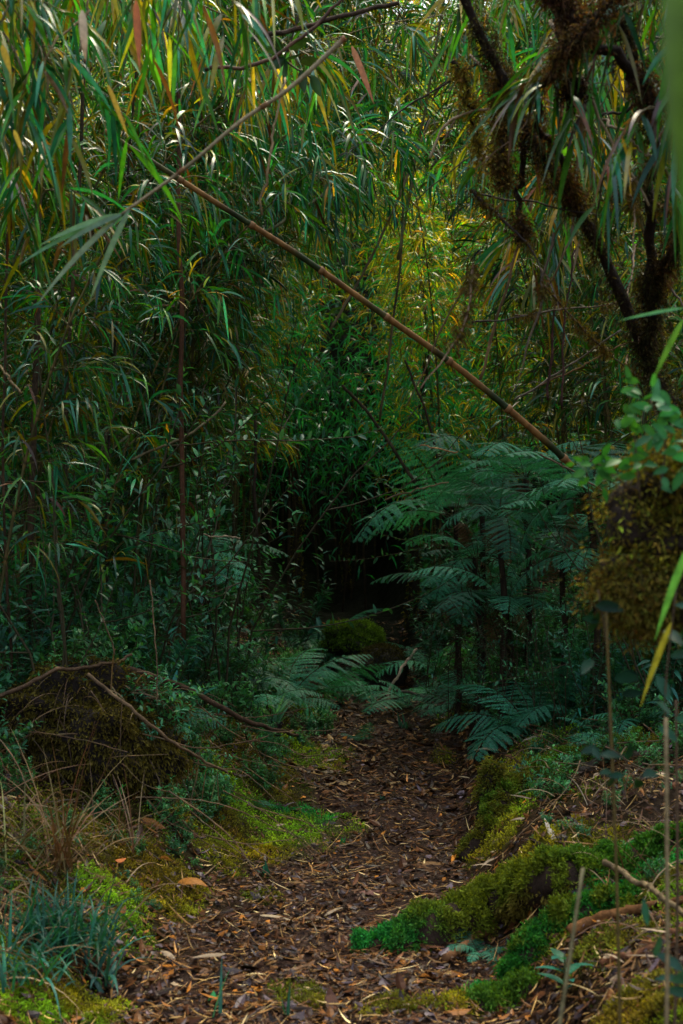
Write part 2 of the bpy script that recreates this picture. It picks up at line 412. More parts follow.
def moss_on(g, P, Nn, n_per, L=(.012, .03), W=.004, col=(.07, .12, .012), hang=0.0, rng=RNG, spread=.012, jit=.3):
    """moss shoots standing on the points P with normals Nn"""
    P = np.repeat(P, n_per, 0); Nn = np.repeat(Nn, n_per, 0); n = len(P)
    if isinstance(col, np.ndarray) and col.ndim == 2: c = np.repeat(col, n_per, 0) * np.exp(rng.normal(0, jit, (n, 1)))
    else: c = jitter(col, n, jit, .12, rng)
    P = P + rng.normal(0, spread, (n, 3))
    d = nrm(Nn + rng.normal(0, .85, (n, 3)) + np.array([0, 0, -hang]))
    sd = nrm(np.cross(d, rng.normal(0, 1, (n, 3))))
    l = rng.uniform(L[0], L[1], n)[:, None]
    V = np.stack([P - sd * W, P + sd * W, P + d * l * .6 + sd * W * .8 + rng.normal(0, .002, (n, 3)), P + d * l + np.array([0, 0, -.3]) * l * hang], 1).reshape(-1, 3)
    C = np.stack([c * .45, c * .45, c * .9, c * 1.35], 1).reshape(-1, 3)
    i = np.arange(n)[:, None] * 4
    g.add(V, C, f3=np.concatenate([i + [0, 1, 2], i + [0, 2, 3]]))

def limb_samples(pts, rad, n, rng, top=None):
    pts = np.asarray(pts); rad = np.broadcast_to(rad, (len(pts),))
    x = rng.uniform(0, len(pts) - 1, n); i = np.minimum(x.astype(int), len(pts) - 2); u = (x - i)[:, None]
    p = pts[i] * (1 - u) + pts[i + 1] * u; r = rad[i] * (1 - u[:, 0]) + rad[i + 1] * u[:, 0]
    t = nrm(pts[i + 1] - pts[i]); d = rng.normal(0, 1, (n, 3))
    if top is not None: d[:, 2] += top
    d = nrm(d - t * np.sum(d * t, 1, keepdims=True))
    return p + d * r[:, None], d

# ================================================================== THE PLACE
# ------------------------------------------------------------------ moss cover map
PATCH = []   # x, y, rx, ry, strength, colour
MG = (.19, .29, .014); MD = (.025, .20, .035); MY = (.22, .20, .013); MO = (.13, .11, .012)
for px, py, rx, ry, c in ((255, 825, .62, .75, MG), (275, 815, .45, .5, MG), (230, 840, .4, .4, MY), (300, 818, .25, .3, MD), (150, 870, .3, .4, MY), (250, 822, .42, .5, MG), (205, 800, .3, .35, MO), (292, 812, .2, .25, MD), (225, 868, .16, .22, MY), (110, 893, .18, .25, MG),
                          (130, 850, .35, .4, MO), (300, 752, .4, .55, MG), (250, 765, .4, .4, MO), (215, 700, .4, .5, MY), (290, 700, .4, .6, MG), (240, 735, .5, .5, MO),
                          (560, 735, .22, .3, MG), (520, 770, .3, .5, MY), (500, 820, .2, .35, MG), (585, 715, .3, .4, MG), (600, 760, .5, .4, MO),
                          (545, 850, .4, .3, MY), (495, 840, .14, .3, MY), (470, 705, .3, .4, MG), (500, 690, .5, .7, MG), (560, 680, .5, .6, MY),
                          (500, 1000, .15, .12, MD), (470, 1010, .1, .1, MY), (300, 1000, .12, .14, MO), (400, 1010, .2, .1, MO), (30, 985, .3, .3, MG), (80, 1010, .2, .15, MY),
                          (640, 850, .4, .3, MD), (600, 900, .2, .15, MD), (560, 930, .2, .15, MY), (620, 940, .25, .15, MO), (650, 1000, .3, .15, MO), (460, 720, .2, .3, MY), (445, 760, .1, .3, MY), (330, 770, .12, .3, MY), (260, 900, .1, .1, MO)):
    g_ = ground_hit(px, py); PATCH.append((g_[0], g_[1], rx, ry, c))
def moss_map(x, y):
    """strength and colour of the moss"""
    off = np.abs(x - xc(y)) - hw(y)
    base = sstep(.48, .66, fbm(x * 1.7 + 9, y * 1.7, 21)) * sstep(.05, .35, off) * .8
    col = np.zeros(x.shape + (3,)) + np.array(MO); k = fbm(x * 3, y * 3, 33)
    col = col * (1 - sstep(.4, .6, k))[..., None] + np.array(MG) * .8 * sstep(.4, .6, k)[..., None]
    st = base
    for X, Y, rx, ry, c in PATCH:
        w = np.exp(-(((x - X) / rx) ** 2 + ((y - Y) / ry) ** 2) * 1.2)
        w = sstep(.26, .62, w * (.2 + 1.5 * fbm(x * 11, y * 11, 41, 5)))
        col = col * (1 - w[..., None]) + np.array(c) * w[..., None]; st = np.maximum(st, w)
    return st, col

# ------------------------------------------------------------------ ground and path
def axis(a, b, st, far, n):
    core = np.arange(a, b, st); k = np.linspace(0, 1, n + 1)[1:]
    return np.concatenate([(a - (far * k ** 2.2 + k * st * n * .8))[::-1], core, b + far * k ** 2.2 + k * st * n * .8])
gx = axis(-4.2, 4.2, .035, 60, 26); gy = axis(2.2, 15.0, .04, 70, 30)
X, Y = np.meshgrid(gx, gy); Zg = hgt(X, Y)
st_, mc = moss_map(X, Y)
off = (X - xc(Y)); edge = np.abs(off) - hw(Y) - (fbm(X * 4, Y * 4, 61) - .5) * .6
onp = sstep(.06, -.06, edge) * (Y < 14)
soil = np.array([.026, .015, .007]); pth = np.array([.036, .017, .010])
k = fbm(X * 2.3, Y * 2.3, 71)[..., None]
c = soil * (.6 + .9 * k); c = c * (1 - onp[..., None]) + pth * (.6 + .8 * k) * onp[..., None]
c = c * (1 - .75 * st_[..., None]) + mc * .30 * .75 * st_[..., None]
kf = sstep(12.3, 14.5, Y)[..., None]; c = c * (1 - .85 * kf) + np.array([.003, .007, .003]) * kf  # soil painted near black beyond the path end to stand for shade
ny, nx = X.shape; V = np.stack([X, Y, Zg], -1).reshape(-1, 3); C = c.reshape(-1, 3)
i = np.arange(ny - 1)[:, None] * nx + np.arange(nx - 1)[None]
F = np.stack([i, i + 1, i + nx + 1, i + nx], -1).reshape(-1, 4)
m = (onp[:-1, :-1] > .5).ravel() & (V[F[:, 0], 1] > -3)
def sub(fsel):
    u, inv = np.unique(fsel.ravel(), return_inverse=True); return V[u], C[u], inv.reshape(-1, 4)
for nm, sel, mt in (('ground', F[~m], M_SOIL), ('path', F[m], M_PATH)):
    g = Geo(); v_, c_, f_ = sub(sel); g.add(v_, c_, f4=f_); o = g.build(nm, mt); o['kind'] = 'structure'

def normals_at(x, y, e=.03):
    a = (hgt(x + e, y) - hgt(x - e, y)) / (2 * e); b = (hgt(x, y + e) - hgt(x, y - e)) / (2 * e)
    return nrm(np.stack([-a, -b, np.ones_like(a)], -1))
def visible_xy(n, y0, y1, rng, pad=.5, power=1.0):
    """ground points, denser near the viewer"""
    u = rng.random(n); y = (y0 ** (-power) * (1 - u) + y1 ** (-power) * u) ** (-1 / power)
    x = rng.uniform(-1, 1, n) * (y * .24 + pad); return x, y

# moss carpet
rng = np.random.default_rng(3)
x, y = visible_xy(330000, 3.7, 15, rng, .5, .8); st, mc = moss_map(x, y)
keep = rng.random(len(x)) < st ** 1.3 * (.25 + 1.5 * (fbm(x * 22, y * 22, 87, 3) - .25)); x, y, mc, st = x[keep], y[keep], mc[keep], st[keep]
mc = mc * (.15 + 1.6 * fbm(x * 15, y * 15, 77, 4))[:, None] * (np.array([.95, 1.0, 1]) + (fbm(x * 5, y * 5, 78, 2) - .5)[:, None] * np.array([.7, 0, -.5])).clip(.2, 2)
P = np.stack([x, y, hgt(x, y) + .002 + .05 * st * (fbm(x * 13, y * 13, 5, 3) - .25).clip(0)], -1)
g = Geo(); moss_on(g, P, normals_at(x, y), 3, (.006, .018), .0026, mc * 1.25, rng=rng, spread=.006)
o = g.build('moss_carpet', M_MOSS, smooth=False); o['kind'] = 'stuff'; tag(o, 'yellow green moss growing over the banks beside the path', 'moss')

# leaf litter: wet dark leaves, chips, straw coloured bamboo leaves
def litter(n, y0, y1, kind, rng, pad=.45, path_only=0.0, moss_ok=.62):
    x, y = visible_xy(n, y0, y1, rng, pad, .55)
    st, _ = moss_map(x, y); off = np.abs(x - xc(y)) - hw(y)
    pr = np.where(off < .1, 1.0, 1 - path_only) * (1 - (1 - moss_ok) * st)
    kp = rng.random(n) < pr; x, y = x[kp], y[kp]; n = len(x)
    N_ = normals_at(x, y); a = rng.uniform(0, 6.283, n)
    h = np.stack([np.cos(a), np.sin(a), np.zeros(n)], -1); d = nrm(h - N_ * np.sum(h * N_, 1, keepdims=True))
    s = np.cross(N_, d) + N_ * rng.normal(0, .35, (n, 1)); d = d + N_ * rng.normal(.03, .12, (n, 1))
    P = np.stack([x, y, hgt(x, y) + rng.uniform(.004, .022, n)], -1)
    return P, d, s, n
g = Geo()
for (n, y0, y1) in ((25000, 3.9, 15),):
    P, d, s, n = litter(n, y0, y1, 0, rng, path_only=.15)
    cc = np.array([[.020, .007, .003], [.055, .019, .006], [.13, .050, .012], [.060, .042, .046], [.26, .09, .010]])[rng.choice(5, n, p=[.34, .30, .13, .18, .05])]
    ribbons(g, P, d, s, (.016 + rng.exponential(.024, n)).clip(0, .13), (.009 + rng.exponential(.012, n)).clip(0, .05), rng.normal(0, .6, n), cc * np.exp(rng.normal(-.1, .6, (n, 1))), segs=4, prof=P_OVAL, fold=.3)
P, d, s, n = litter(15000, 3.9, 15, 0, rng, path_only=.05)
cc = np.array([[.23, .11, .03], [.44, .26, .08], [.11, .042, .012], [.68, .48, .2]])[rng.choice(4, n, p=[.38, .2, .34, .08])]
ribbons(g, P, d, s, (.03 + rng.exponential(.035, n)).clip(0, .2), rng.uniform(.002, .009, n), rng.normal(0, .6, n), cc * np.exp(rng.normal(0, .3, (n, 1))), segs=4, prof=P_BAM, fold=.3)
P, d, s, n = litter(9000, 8.0, 15, 0, rng, path_only=.3)
ribbons(g, P, d, s, rng.uniform(.03, .10, n), rng.uniform(.012, .04, n), rng.normal(0, .6, n), np.array([[.03, .014, .007], [.08, .03, .01], [.16, .06, .015], [.30, .17, .06]])[rng.choice(4, n, p=[.35, .3, .23, .12])] * np.exp(rng.normal(0, .4, (n, 1))), segs=3, prof=P_OVAL, fold=.3)
P, d, s, n = litter(40000, 3.9, 15, 0, rng, path_only=.3, moss_ok=.2)
cc = np.array([[.028, .012, .006], [.09, .034, .010], [.24, .12, .035], [.045, .022, .018]])[rng.choice(4, n, p=[.4, .3, .12, .18])]
ribbons(g, P, d, s, rng.uniform(.006, .026, n), rng.uniform(.004, .012, n), 0, cc * np.exp(rng.normal(0, .3, (n, 1))), segs=2, prof=([0, .5, 1], [.5, 1, .3]), fold=.1, cross=2)
o = g.build('leaf_litter', M_LITTER, smooth=False); o['kind'] = 'stuff'; tag(o, 'wet brown and straw coloured dead leaves covering the path', 'leaf litter')

g = Geo(); n = 5200; x, y = visible_xy(n, 4.4, 13, rng, .6, .5); off = np.abs(x - xc(y)) - hw(y)
kp = (off > .25) & (fbm(x * 1.5, y * 1.5, 91) > np.where(x < 0, .40, .42)) & (rng.random(n) < np.where(x < 0, .9, .8)); x, y = x[kp], y[kp]; n = len(x); a = rng.uniform(0, 6.283, n)
d = np.stack([np.cos(a), np.sin(a), rng.uniform(-.05, 1.3, n)], -1)
ribbons(g, np.stack([x, y, hgt(x, y) + rng.uniform(0, .05, n)], -1), d, rng.normal(0, 1, (n, 3)), rng.uniform(.08, .42, n), rng.uniform(.0025, .006, n), rng.uniform(.4, 1.8, n), np.array([[.20, .12, .05], [.11, .055, .025], [.30, .2, .1]])[rng.choice(3, n, p=[.45, .4, .15])] * np.exp(rng.normal(0, .3, (n, 1))), segs=6, prof=P_BLADE, fold=.4)
o = g.build('dead_grass', M_DRY); o['kind'] = 'stuff'; tag(o, 'tangle of dry brown stalks and blades on both banks', 'dead grass')

# ------------------------------------------------------------------ bamboo thicket
VT = [bamboo_variant(s, H, le, ar, r0=r, z_start=z, blen=bl, nb=nb, nl=nl, leafL=lf, leafW=wd, density=de, w=w, segs=4, cross=3 if s in (1, 3) else 2) for s, H, le, ar, r, z, bl, nb, nl, lf, wd, de, w in (
    (1, 7.5, .05, 1.35, .014, 1.2, .62, 7, 10, .27, .020, .95, (4, 5, 5, .25, .7, .1)),
    (2, 8.5, .02, .8, .016, 1.6, .60, 7, 10, .26, .019, .95, (4, 4, 6, .3, .6, .1)),
    (3, 6.5, .10, 1.6, .012, .9, .58, 7, 10, .27, .019, .95, (6, 5, 3, .2, .4, .1)),
    (4, 9.0, -.02, .6, .017, 2.0, .65, 7, 10, .27, .019, .95, (3, 4, 7, .4, .7, .2)),
    (5, 5.0, .15, 1.2, .010, .6, .50, 6, 8, .28, .021, .9, (7, 4, 2, .1, .4, .1)),
    (6, 7.8, .06, 1.0, .014, 1.3, .68, 7, 10, .28, .021, .9, (2, 4, 8, .5, 1, .2)),
)]
BLAB = {'end': ('slender leafy bamboo in the dense thicket beyond the end of the path', 'bamboos of the thicket beyond the path end'),
        'left': ('slender leafy bamboo in the dark stand left of the path', 'bamboos of the stand left of the path'),
        'right': ('slender leafy bamboo in the stand behind the ferns right of the path', 'bamboos of the stand right of the path'),
        'hill': ('leafy bamboo on the dim slope behind the thicket', 'bamboos on the slope behind the thicket')}
VD = []
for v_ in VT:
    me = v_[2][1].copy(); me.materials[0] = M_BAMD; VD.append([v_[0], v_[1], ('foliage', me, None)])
rng = np.random.default_rng(21)
def bam(zone, x, y, v, rz, s):
    lb, gp = BLAB[zone]
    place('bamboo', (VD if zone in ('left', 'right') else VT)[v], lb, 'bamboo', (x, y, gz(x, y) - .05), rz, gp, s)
n = 0
while n < 104:
    y = rng.uniform(13.8, 19.5); x = rng.uniform(-.32, .34) * y
    if abs(x + .1) < .85 and y < 17.5: continue
    lowgap = abs(x + .1) < 2.2 and y < 17
    if abs(x - .3) < .9 and y < 14.6: continue
    bam('end', x, y, int(rng.choice(6, p=[0, .5, 0, .5, 0, 0] if lowgap else [.2, .2, .2, .15, .05, .2])), rng.uniform(0, 6.28), rng.uniform(.6, .85)); n += 1
n = 0
while n < 64:
    y = 5.6 + 8.4 * rng.random() ** .9; x = xc(y) - hw(y) - 1.0 - (y - 5) * .05 - 2.6 * rng.random() ** 1.2
    bam('left', x, y, int(rng.choice(6, p=[.25, .15, .25, .1, .15, .1])), rng.normal(.1, .8), rng.uniform(.66, .92)); n += 1
n = 0
while n < 36:
    y = 7.8 + 6.2 * rng.random(); x = xc(y) + hw(y) + 1.7 + 2.6 * rng.random() ** 1.2
    bam('right', x, y, int(rng.choice(6, p=[.2, .2, .15, .15, .05, .25])), math.pi + rng.normal(0, .8), rng.uniform(.75, 1.05)); n += 1
n = 0
while n < 75:
    y = rng.uniform(19.5, 27); x = rng.uniform(-8, 8)
    bam('hill', x, y, int(rng.integers(0, 6)), rng.uniform(0, 6.28), rng.uniform(.55, .8)); n += 1

for i_ in range(16):  # tall bamboos added to arch over and shade the far part of the path
    y = 9.6 + i_ * .28; sg = -1 if i_ % 2 else 1; x = xc(y) + sg * (hw(y) + .95 + rng.random() * .5)
    bam('right' if sg > 0 else 'left', x, y, [0, 1, 3, 1][i_ % 4], (math.pi if sg > 0 else 0) + rng.normal(0, .35), rng.uniform(.85, 1.0))
for i_ in range(18):  # further bamboos added on the gully rims to roof it and keep it dark
    y = 14.2 + (i_ // 2) * .55; sg = -1 if i_ % 2 else 1
    bam('end', -.1 + sg * rng.uniform(.85, 1.25), y, [3, 1, 3, 1][i_ % 4], (math.pi if sg > 0 else 0) + rng.normal(0, .3), rng.uniform(.7, .85))
# dim leafy mass on the slope behind
g = Geo(); n = 52000; x = rng.uniform(-13, 13, n); y = rng.uniform(16.5, 30, n)
kp = (np.abs(x + .1) > .9) | (y > 19.3); x, y = x[kp], y[kp]; n = len(x)
P = np.stack([x, y, hgt(x, y) + rng.random(n) ** 2 * 1.6], -1); d = rng.normal(0, 1, (n, 3)) + [0, -.5, 0]
ribbons(g, P, d, rng.normal(0, 1, (n, 3)), rng.uniform(.15, .45, n), rng.uniform(.03, .07, n), 1.0, jitter((.018, .05, .018), n, .4), segs=2, prof=([0, .5, 1], [.4, 1, .03]), cross=2)
o = g.build('undergrowth', M_BAM); o['kind'] = 'stuff'; tag(o, 'dim leafy undergrowth covering the slope far behind the bamboo', 'undergrowth')

# near bamboos that arch over the viewer and let their leaves hang into the picture
def near_bamboo(pts, seed, label, r0=.011, **kw):
    pts = smooth_path(pts, 26)
    c, b, f = bamboo_parts(pts - pts[0], r0, seed, z_start=-9, **kw)
    t = thing('bamboo', label, 'bamboo', pts[0])
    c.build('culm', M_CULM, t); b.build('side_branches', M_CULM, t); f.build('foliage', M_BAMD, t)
    return t
NW = dict(leafL=.25, leafW=.0165, inter=.15, blen=.36, nl=8, nb=5, down=.9, segs=6, w=(3, 5, 4, .3, .5, .05))
def arc(x, y, px1, py1, Y1, px2, py2, Y2):
    a = at(px1, py1, Y1); b = at(px2, py2, Y2)
    return [[x, y, gz(x, y)], [x * .99 + a[0] * .01, y, a[2] * .75], (np.array([x, y, a[2]]) * .35 + a * .65 + [0, 0, .25]), a, b]
near_bamboo(arc(-2.1, 4.2, -40, -60, 4.2, 70, 90, 4.3), 301, 'near bamboo hanging long leaves into the top left corner', s0=3.2, **NW)
near_bamboo(arc(-2.4, 4.8, 20, -90, 4.6, 160, 40, 4.6), 302, 'near bamboo drooping over the high end of the leaning cane', s0=4.0, **dict(NW, nb=3, nl=6))
near_bamboo(arc(-2.2, 3.9, 60, -150, 4.2, 235, 10, 4.4), 303, 'near bamboo with dark leaves hanging at the top, left of the round leaved twig', s0=4.0, **NW)
near_bamboo(arc(-2.7, 5.2, -60, 60, 5.0, 60, 210, 5.1), 304, 'near bamboo whose drooping tip hangs low at the left edge', s0=3.0, **NW)
near_bamboo(arc(-2.9, 5.8, 60, -60, 5.8, 320, 60, 6.0), 305, 'bamboo arching from the left to the top middle with hanging leaves', s0=4.0, **NW)
near_bamboo(arc(2.6, 5.6, 640, -60, 5.6, 500, 150, 5.7), 306, 'bamboo arching from the right with leaves hanging before the mossy boughs', s0=4.0, **NW)
near_bamboo(arc(2.4, 4.6, 700, -80, 4.6, 590, 130, 4.7), 307, 'near bamboo reaching in at the top right with leaves crossing the mossy boughs', s0=3.5, **dict(NW, nl=6, nb=3, w=(3, 5, 1, .1, 2.5, .03)))
near_bamboo(arc(2.1, 4.2, 720, 60, 4.3, 640, 200, 4.3), 310, 'near bamboo with broad leaves hanging across the leaning trunk at the right', s0=2.8, **dict(NW, nl=6, nb=3, w=(3, 5, 1, .1, 2.5, .03)))
near_bamboo(arc(2.5, 4.9, 700, -60, 4.3, 560, 90, 4.3), 312, 'near bamboo with fine leaves veiling the mossy boughs', s0=3.2, **dict(NW, nb=3, w=(3, 5, 1, .1, 2.5, .03)))
near_bamboo(arc(2.2, 4.4, 740, -20, 4.0, 655, 110, 4.0), 313, 'near bamboo at the far top right with dark hanging leaves', s0=3.0, **dict(NW, nb=3, w=(3, 5, 1, .1, 2.5, .03)))
near_bamboo(arc(2.3, 5.2, 560, -120, 5.0, 460, 10, 5.2), 311, 'bamboo drooping from the top over the mossy boughs', s0=3.6, **NW)
near_bamboo(arc(2.7, 6.8, 620, 40, 6.8, 530, 260, 6.6), 308, 'bamboo drooping yellow streaked leaves above the tree ferns', s0=3.2, **dict(NW, leafL=.3, w=(3, 4, 4, 2, .8, .1)))
near_bamboo(arc(-3.2, 7.4, 140, 0, 7.2, 330, 190, 7.6), 309, 'bamboo with a drooping dark leaf whorl in front of the bright thicket', s0=4.5, **dict(NW, leafL=.2, w=(6, 4, 1, .1, .3, .1)))

# the long leaning cane
def cane(pts, r0, r1, seed, inter, label, name='leaning_cane', cols=((.20, .095, .028), (.022, .032, .010)), n=160):
    P = smooth_path(pts, n); s = np.r_[0, np.cumsum(np.linalg.norm(np.diff(P, axis=0), axis=1))]
    rg = np.random.default_rng(seed); ph = (s / inter); fr = ph % 1; ki = ph.astype(int)
    rad = np.linspace(r0, r1, n); node = np.minimum(fr, 1 - fr) * inter
    rad = rad * (1 + .16 * np.exp(-(node / .014) ** 2)) * (1 + .03 * rg.normal(0, 1, n))
    lim = rg.uniform(.15, .95, ki.max() + 2)[ki]
    w = (sstep(-.2, .2, fr - lim) * (.75 + .5 * rg.random(ki.max() + 2)[ki]).clip(0, 1))[:, None]; c = np.array(cols[0]) * (1 - w) + np.array(cols[1]) * w
    c = c * (.6 + .9 * fbm(s * 5, s * 0, seed))[:, None] * np.exp(rg.normal(0, .12, (n, 1))); dk = np.exp(-((fr * inter - .006) / .012) ** 2)[:, None]; c = c * (1 - dk) + np.array([.16, .055, .02]) * dk
    o = P[0].copy(); t = thing(name, label, 'bamboo cane', o)
    g = Geo(); tube(g, P - o, rad, c, sides=14); g.build('culm', M_CULM, t)
    for k_ in range(1, ki.max() + 1):
        i_ = int(np.argmin(np.abs(ph - k_))); d = nrm(P[min(i_ + 1, n - 1)] - P[i_ - 1])
        g = Geo(); r_ = rad[i_] * 1.12; q = np.array([P[i_] - d * .012, P[i_] - d * .004, P[i_] + d * .004, P[i_] + d * .012]) - o
        tube(g, q, [r_ * .98, r_ * 1.07, r_ * 1.05, r_ * .98], (.20, .10, .04), sides=14, rough=.03, seed=k_); g.build('node_ring', M_CULM, t)
        if r0 > .01 and k_ % 2:
            g = Geo(); u_ = nrm(np.cross(d, rg.normal(0, 1, 3))); L_ = rg.uniform(.03, .16); tube(g, smooth_path([P[i_] - o, P[i_] - o + u_ * L_ * .5 + d * L_ * .4, P[i_] - o + u_ * L_ * .8 + d * L_], 7, .003, k_), np.linspace(.0035, .0015, 7), (.14, .08, .035), sides=5); g.build('side_shoot', M_TWIG, t)
    return t
cane([at(104, 131, 6.0), at(218, 204, 6.15), at(300, 256, 6.3), at(385, 316, 6.45), at(462, 371, 6.6), at(535, 432, 6.7), at(572, 466, 6.8)], .0112, .0165, 5, .37, 'long brown and green bamboo cane leaning across the whole view')
cane([at(345, 38, 4.0), at(290, 88, 4.0), at(240, 122, 4.0), at(185, 168, 4.0), at(122, 214, 4.0)], .007, .004, 6, .3, 'thin pale cane crossing in front of the long leaning cane', cols=((.26, .20, .11), (.22, .17, .09)))
g = Geo()
tp = [(122, 214, 20, 262), (122, 214, 38, 300), (122, 214, 62, 250), (130, 208, 90, 300), (122, 214, 42, 246)]
B = np.array([at(a, b, 4.0) for a, b, _, _ in tp]); E = np.array([at(c_, d_, 3.9) for _, _, c_, d_ in tp])
t = thing('bamboo_sprig', 'pale blurred leaf sprig at the low end of the thin pale cane', 'leaf sprig', B[0])
ribbons(g, B - B[0], E - B + [0, 0, .04], np.tile([0, .25, 1.], (5, 1)), np.linalg.norm(E - B, axis=1) * 1.04, .017, .35, jitter((.10, .2, .12), 5, .1), segs=8)
g.build('leaves', M_BAM, t); g = Geo(); tube(g, [(.02, 0, .02), (0, 0, 0), (-.03, 0, -.015)], .0028, (.2, .16, .08), sides=5); g.build('stem', M_CULM, t)

# thin stems, each at its own distance
STEM = [((178, -60, 7.5), (181, 400, 7.6), (184, 640, 7.6), .014, (.09, .035, .016), 'straight reddish brown stem standing alone in front of the left thicket'),
        ((48, -120, 7.2), (34, 430, 7.3), (26, 700, 7.3), .017, (.05, .03, .015), 'long dark stem at the far left of the thicket'),
        ((92, -100, 7.9), (66, 450, 7.8), (62, 690, 7.8), .012, (.06, .035, .016), 'dark stem right of the long stem at the left'),
        ((16, -60, 6.8), (3, 450, 6.7), (12, 690, 6.7), .007, (.045, .025, .012), 'thin brown stem along the left edge'),
        ((145, -50, 8.2), (108, 480, 8.2), (114, 660, 8.2), .008, (.03, .02, .012), 'thin dark stem between the left stems and the reddish one'),
        ((255, 420, 9.5), (256, 520, 9.5), (262, 600, 9.6), .012, (.03, .018, .010), 'short dark stem in the gloom right of the reddish stem'),
        ((130, 460, 7.8), (200, 428, 7.9), (226, 402, 8.0), .008, (.16, .12, .06), 'pale bent twig crossing behind the reddish stem'),
        ((190, 268, 9.0), (260, 235, 9.0), (335, 186, 9.1), .011, (.10, .09, .04), 'olive cane rising to the right behind the leaning cane'),
        ((342, 385, 11.0), (375, 422, 11.0), (415, 482, 11.0), .014, (.05, .035, .018), 'dark cane slanting down behind the leaning cane'),
        ((405, 360, 11.5), (425, 410, 11.4), (440, 470, 11.4), .011, (.05, .03, .016), 'short dark cane left of the tree fern'),
        ((398, 260, 10.5), (425, 110, 10.4), (450, -40, 10.3), .011, (.12, .10, .04), 'olive upright stem in the bright middle thicket'),
        ((330, 330, 9.8), (375, 250, 9.8), (430, 120, 9.6), .010, (.14, .10, .05), 'tan stem sloping up behind the middle of the leaning cane'),
        ((430, 170, 10), (470, 90, 10), (520, 10, 10), .009, (.10, .06, .03), 'brown stem sloping up to the bright gap at the top'),
        ((560, 280, 6.6), (553, 330, 6.6), (548, 400, 6.6), .006, (.05, .02, .015), 'thin dark red vine hanging above the tree ferns'),
        ((575, 250, 6.4), (563, 330, 6.4), (562, 410, 6.4), .005, (.05, .02, .015), 'second thin dark vine hanging above the tree ferns'),
        ((480, 380, 6.2), (505, 290, 6.1), (530, 200, 6.0), .007, (.15, .09, .04), 'thin tan stem rising past the right end of the leaning cane'),
        ((385, 500, 9.4), (420, 488, 9.3), (448, 482, 9.2), .006, (.18, .12, .06), 'pale dead twig sticking out left of the ferns'),
        ((420, 446, 9.0), (440, 449, 9.0), (458, 452, 9.0), .005, (.28, .14, .05), 'short orange twig above the left fern fronds'),
        ((196, 534, 8.0), (215, 536, 8.0), (240, 538, 8.0), .005, (.28, .20, .12), 'short pale twig low behind the reddish stem'),
        ((0, 365, 5.0), (10, 378, 5.0), (20, 395, 5.0), .004, (.25, .17, .08), 'short tan twig at the left edge'),
        ((405, 130, 11), (400, 260, 11), (380, 420, 11), .010, (.09, .06, .025), 'brown upright stem behind the middle of the leaning cane'),
        ((90, 10, 4.4), (45, 60, 4.3), (52, 120, 4.3), .004, (.22, .15, .07), 'crooked pale twig at the top left corner'),
        ((88, 0, 4.4), (84, 30, 4.4), (76, 64, 4.4), .005, (.24, .17, .08), 'short pale stub hanging from the top left'),
        ((285, 78, 4.6), (270, 150, 4.5), (262, 215, 4.5), .004, (.2, .13, .06), 'thin straw stem hanging at the top, left of the dark leaf twig'),
        ((252, 40, 5.2), (330, 20, 5.2), (400, 2, 5.2), .010, (.05, .03, .018), 'dark branch running along the top of the view'),
        ((205, 70, 5.0), (270, 58, 5.0), (345, 0, 5.0), .007, (.10, .05, .03), 'reddish branch just under the top edge'),
        ((620, 500, 7.6), (570, 470, 7.8), (540, 455, 8), .006, (.1, .06, .03), 'thin twig behind the mossy bough at the right')]
rs = 0
for a, b, c_, r_, cl, lb in STEM:
    rs += 1; P = smooth_path([at(*a), at(*b), at(*c_)], 22, .004, rs)
    g = Geo(); tube(g, P - P[0], np.linspace(r_, r_ * .85, 22) if P[0][2] < P[-1][2] else np.linspace(r_ * .85, r_, 22), np.array(cl) * np.exp(np.random.default_rng(rs).normal(0, .25, (22, 1))), sides=7, rough=.06, seed=rs)
    o = g.build('bare_stem', M_BARK if cl[0] < .06 else M_TWIG); o.location = P[0]; tag(o, lb, 'stem')

rr = np.random.default_rng(61)
for k_ in range(14):
    x_ = -.1 + rr.uniform(-.75, .75); y_ = rr.uniform(14.8, 19); P = smooth_path([[0, 0, 0], [rr.normal(0, .08), 0, 1.2], [rr.normal(0, .25), 0, 2.8]], 12, .006, k_)
    g = Geo(); tube(g, P, np.linspace(.016, .010, 12), (.05, .032, .014), sides=6, rough=.08, seed=k_); o = g.build('bare_stem', M_BARK); o.location = (x_, y_, gz(x_, y_) - .05); tag(o, 'dim bare stem standing in the dark hollow beyond the path', 'stem', 'dim stems in the dark hollow')
